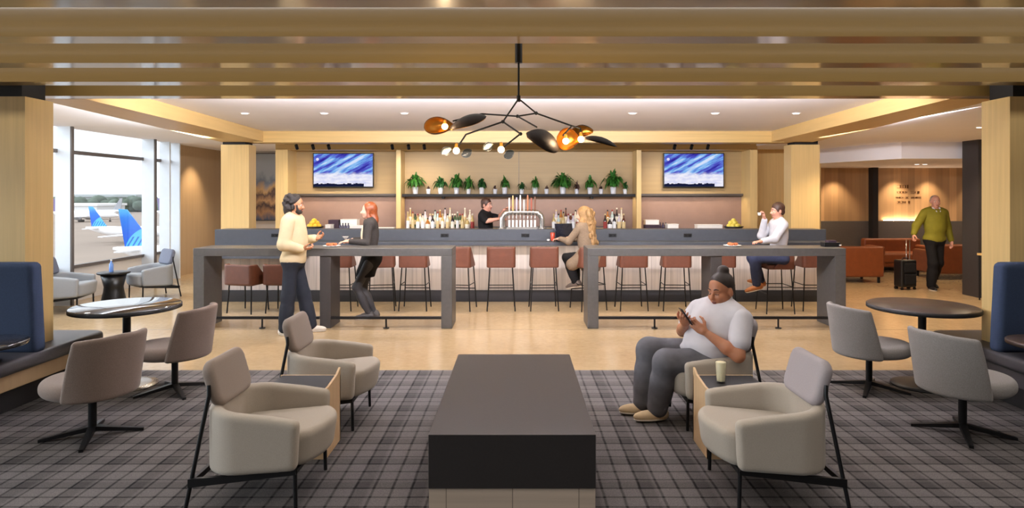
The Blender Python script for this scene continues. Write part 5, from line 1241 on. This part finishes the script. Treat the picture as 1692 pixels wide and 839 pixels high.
# 6 - the traveller walking with his suitcase
J = blank(1.77); J.update(head=(.03, 0, 1.655), hf=(1, -.25, -.03), elR=(-.02, -.33, 1.20), wrR=(.02, -.40, 1.05), handR=((.15, -.25, -1), (.3, 1, 0), (1, 0, .1), .95), elL=(-.06, .28, 1.18), wrL=(.02, .30, .93), handL=((.2, 0, -1), (0, -1, 0), (1, 0, 0), .5),
    kneeR=(.10, -.09, .50), ankR=(.06, -.10, .085), kneeL=(-.02, .09, .50), ankL=(-.24, .10, .13), toeL=(1, .1, -.3), shoeupL=(.3, 0, 1))
def x6(t, A, P, hR, Rc, up):
    MB().tube([A['neck'] + np.array(q) for q in ((.045, .065, .05), (.10, .035, -.02), (.125, .0, -.10))], [0.016, 0.022, 0.014], 10).tube([A['neck'] + np.array(q) for q in ((.045, -.065, .05), (.10, -.035, -.02), (.125, .0, -.10))], [0.016, 0.022, 0.014], 10).build('shirt_collar', WHITET, t)
    for y in (-1, 1): MB().tube([A['neck'] + np.array(q) for q in ((-.07, .04 * y, .05), (.0, .085 * y, .04), (.085, .07 * y, -.02), (.135, .03 * y, -.13))], [0.016, 0.02, 0.02, 0.012], 10).build('jacket_collar', OLIVE, t)
    MB().cyl(A['neck'] + np.array((.11, 0, -.10)), A['neck'] + np.array((.137, 0, -.42)), 0.006, n=8).build('zip', BLKSK, t)
person('grey haired man in olive jacket walking with a rolling suitcase', (7.84, 11.95, 0), -PI / 2, J, SK_PINK, H_GREY, hair_thin, OLIVE, 1.0, -0.10, BLKSK, BLKSH, g=1.2, gw=1.3, sleeve_r=1.25, extra=x6, pants_r=(0.082, 0.075, 0.076))
sc_ = thing('suitcase', 'black wheeled suitcase pulled by the man in the olive jacket', 'suitcase', (7.32, 12.0, 0), math.radians(8))
MB().box(-0.16, 0.16, -0.11, 0.11, 0.05, 0.56).build('body', BLACKS, sc_, bevel=0.03, seg=3)
MB().box(-0.12, 0.12, -0.15, -0.11, 0.10, 0.30).build('front_pocket', BLKSK, sc_, bevel=0.02, seg=3); MB().box(-0.12, 0.12, -0.14, -0.11, 0.33, 0.50).build('front_pocket', BLKSK, sc_, bevel=0.015, seg=3)
for x in (-0.13, 0.13): MB().cyl((x - 0.02, 0.07, 0.03), (x + 0.02, 0.07, 0.03), 0.03, n=14).build('wheel', BLACK, sc_); MB().cyl((x - 0.015, -0.08, 0.025), (x + 0.015, -0.08, 0.025), 0.025, n=14).build('wheel', BLACK, sc_)
MB().tube([(0.10, 0.09, 0.55), (0.10, 0.09, 0.93), (0.17, 0.09, 0.93), (0.17, 0.09, 0.55)], 0.008, 8).build('pull_handle', CHROME, sc_)
MB().tube([(-0.06, 0, 0.56), (-0.05, 0, 0.59), (0.05, 0, 0.59), (0.06, 0, 0.56)], 0.01, 8).build('carry_handle', BLACK, sc_)

# 7 - the seated woman with the phone
J = dict(hipL=(-.02, .125, .50), hipR=(-.01, -.135, .50), kneeL=(.42, .10, .485), kneeR=(.49, -.17, .515), ankL=(.47, .02, .10), ankR=(.55, -.13, .10), neck=(-.045, -.01, .915), shL=(-.13, .19, .83), shR=(.06, -.235, .83), head=(-.03, .03, 1.03),
    elL=(-.06, .315, .585), wrL=(.145, .20, .735), elR=(.20, -.22, .66), wrR=(.26, .045, .765), handL=((.75, -.35, .55), (-.2, -.75, .2), (.0, .1, 1), .75), handR=((.25, .75, .55), (-.2, .1, .8), (-.3, -.1, 1), .7), toeL=(1, .15, -.02), toeR=(1, .02, -.02), hf=(.80, .48, -.16), hu=(.26, .12, .95))
def te7(sh, A, Rc):
    sh.ell((.06, .01, .61), (.195, .225, .165), None, 0.07); sh.ell((.04, .01, .74), (.15, .205, .13), Rc, 0.07)
    for k, (x, y, z) in enumerate(((.14, .10, .56), (.18, -.02, .60), (.12, .16, .66))): sh.cone((x - .05, y + .08, z), (x + .07, y - .06, z - .04), 0.012, 0.02, 0.05)
def x7(t, A, P, hR, Rc, up):
    for y in (-1, 1): MB().sphere(P(-0.008, 0.080 * y, -0.045), 0.007, 10, 6).build('earring', CHROME, t)
w7 = (1.57, 5.03, 0)
person('woman in white t-shirt and grey jeans sitting in an armchair using a phone', w7, PI + 0.03, J, SK_DEEP, H_BUN, hair_bun, WHITET, 0.31, -0.02, JEANG, BEIGES, g=1.2, gw=1.4, hs=1.13, res=0.0105, leg_r=1.16, arm_r=1.22, sleeve_r=1.1, eyes_closed=True, jaw=1.15, pants_r=(0.100, 0.084, 0.080), neck_r=0.062, top_extra=te7, extra=x7, hand_res=0.0045, chest=1.2)
def w7at(p):
    a = PI + 0.03; c, s = math.cos(a), math.sin(a); return (w7[0] + c * p[0] - s * p[1], w7[1] + s * p[0] + c * p[1], w7[2] + p[2])
ph = thing('phone', 'dark smartphone in the hands of the seated woman', 'phone', w7at((.285, .150, .850)), PI + 0.03)
o = MB().box(-0.0045, 0.0045, -0.038, 0.038, -0.075, 0.075).build('phone_case', BLACKS, ph, bevel=0.004); o.rotation_euler = (0, math.radians(35), 0)
o2 = MB().box(-0.0056, -0.0046, -0.034, 0.034, -0.070, 0.070).build('phone_screen', plain('phone glass', (60, 80, 120), 0.1, var=0.05), ph); o2.rotation_euler = (0, math.radians(35), 0)
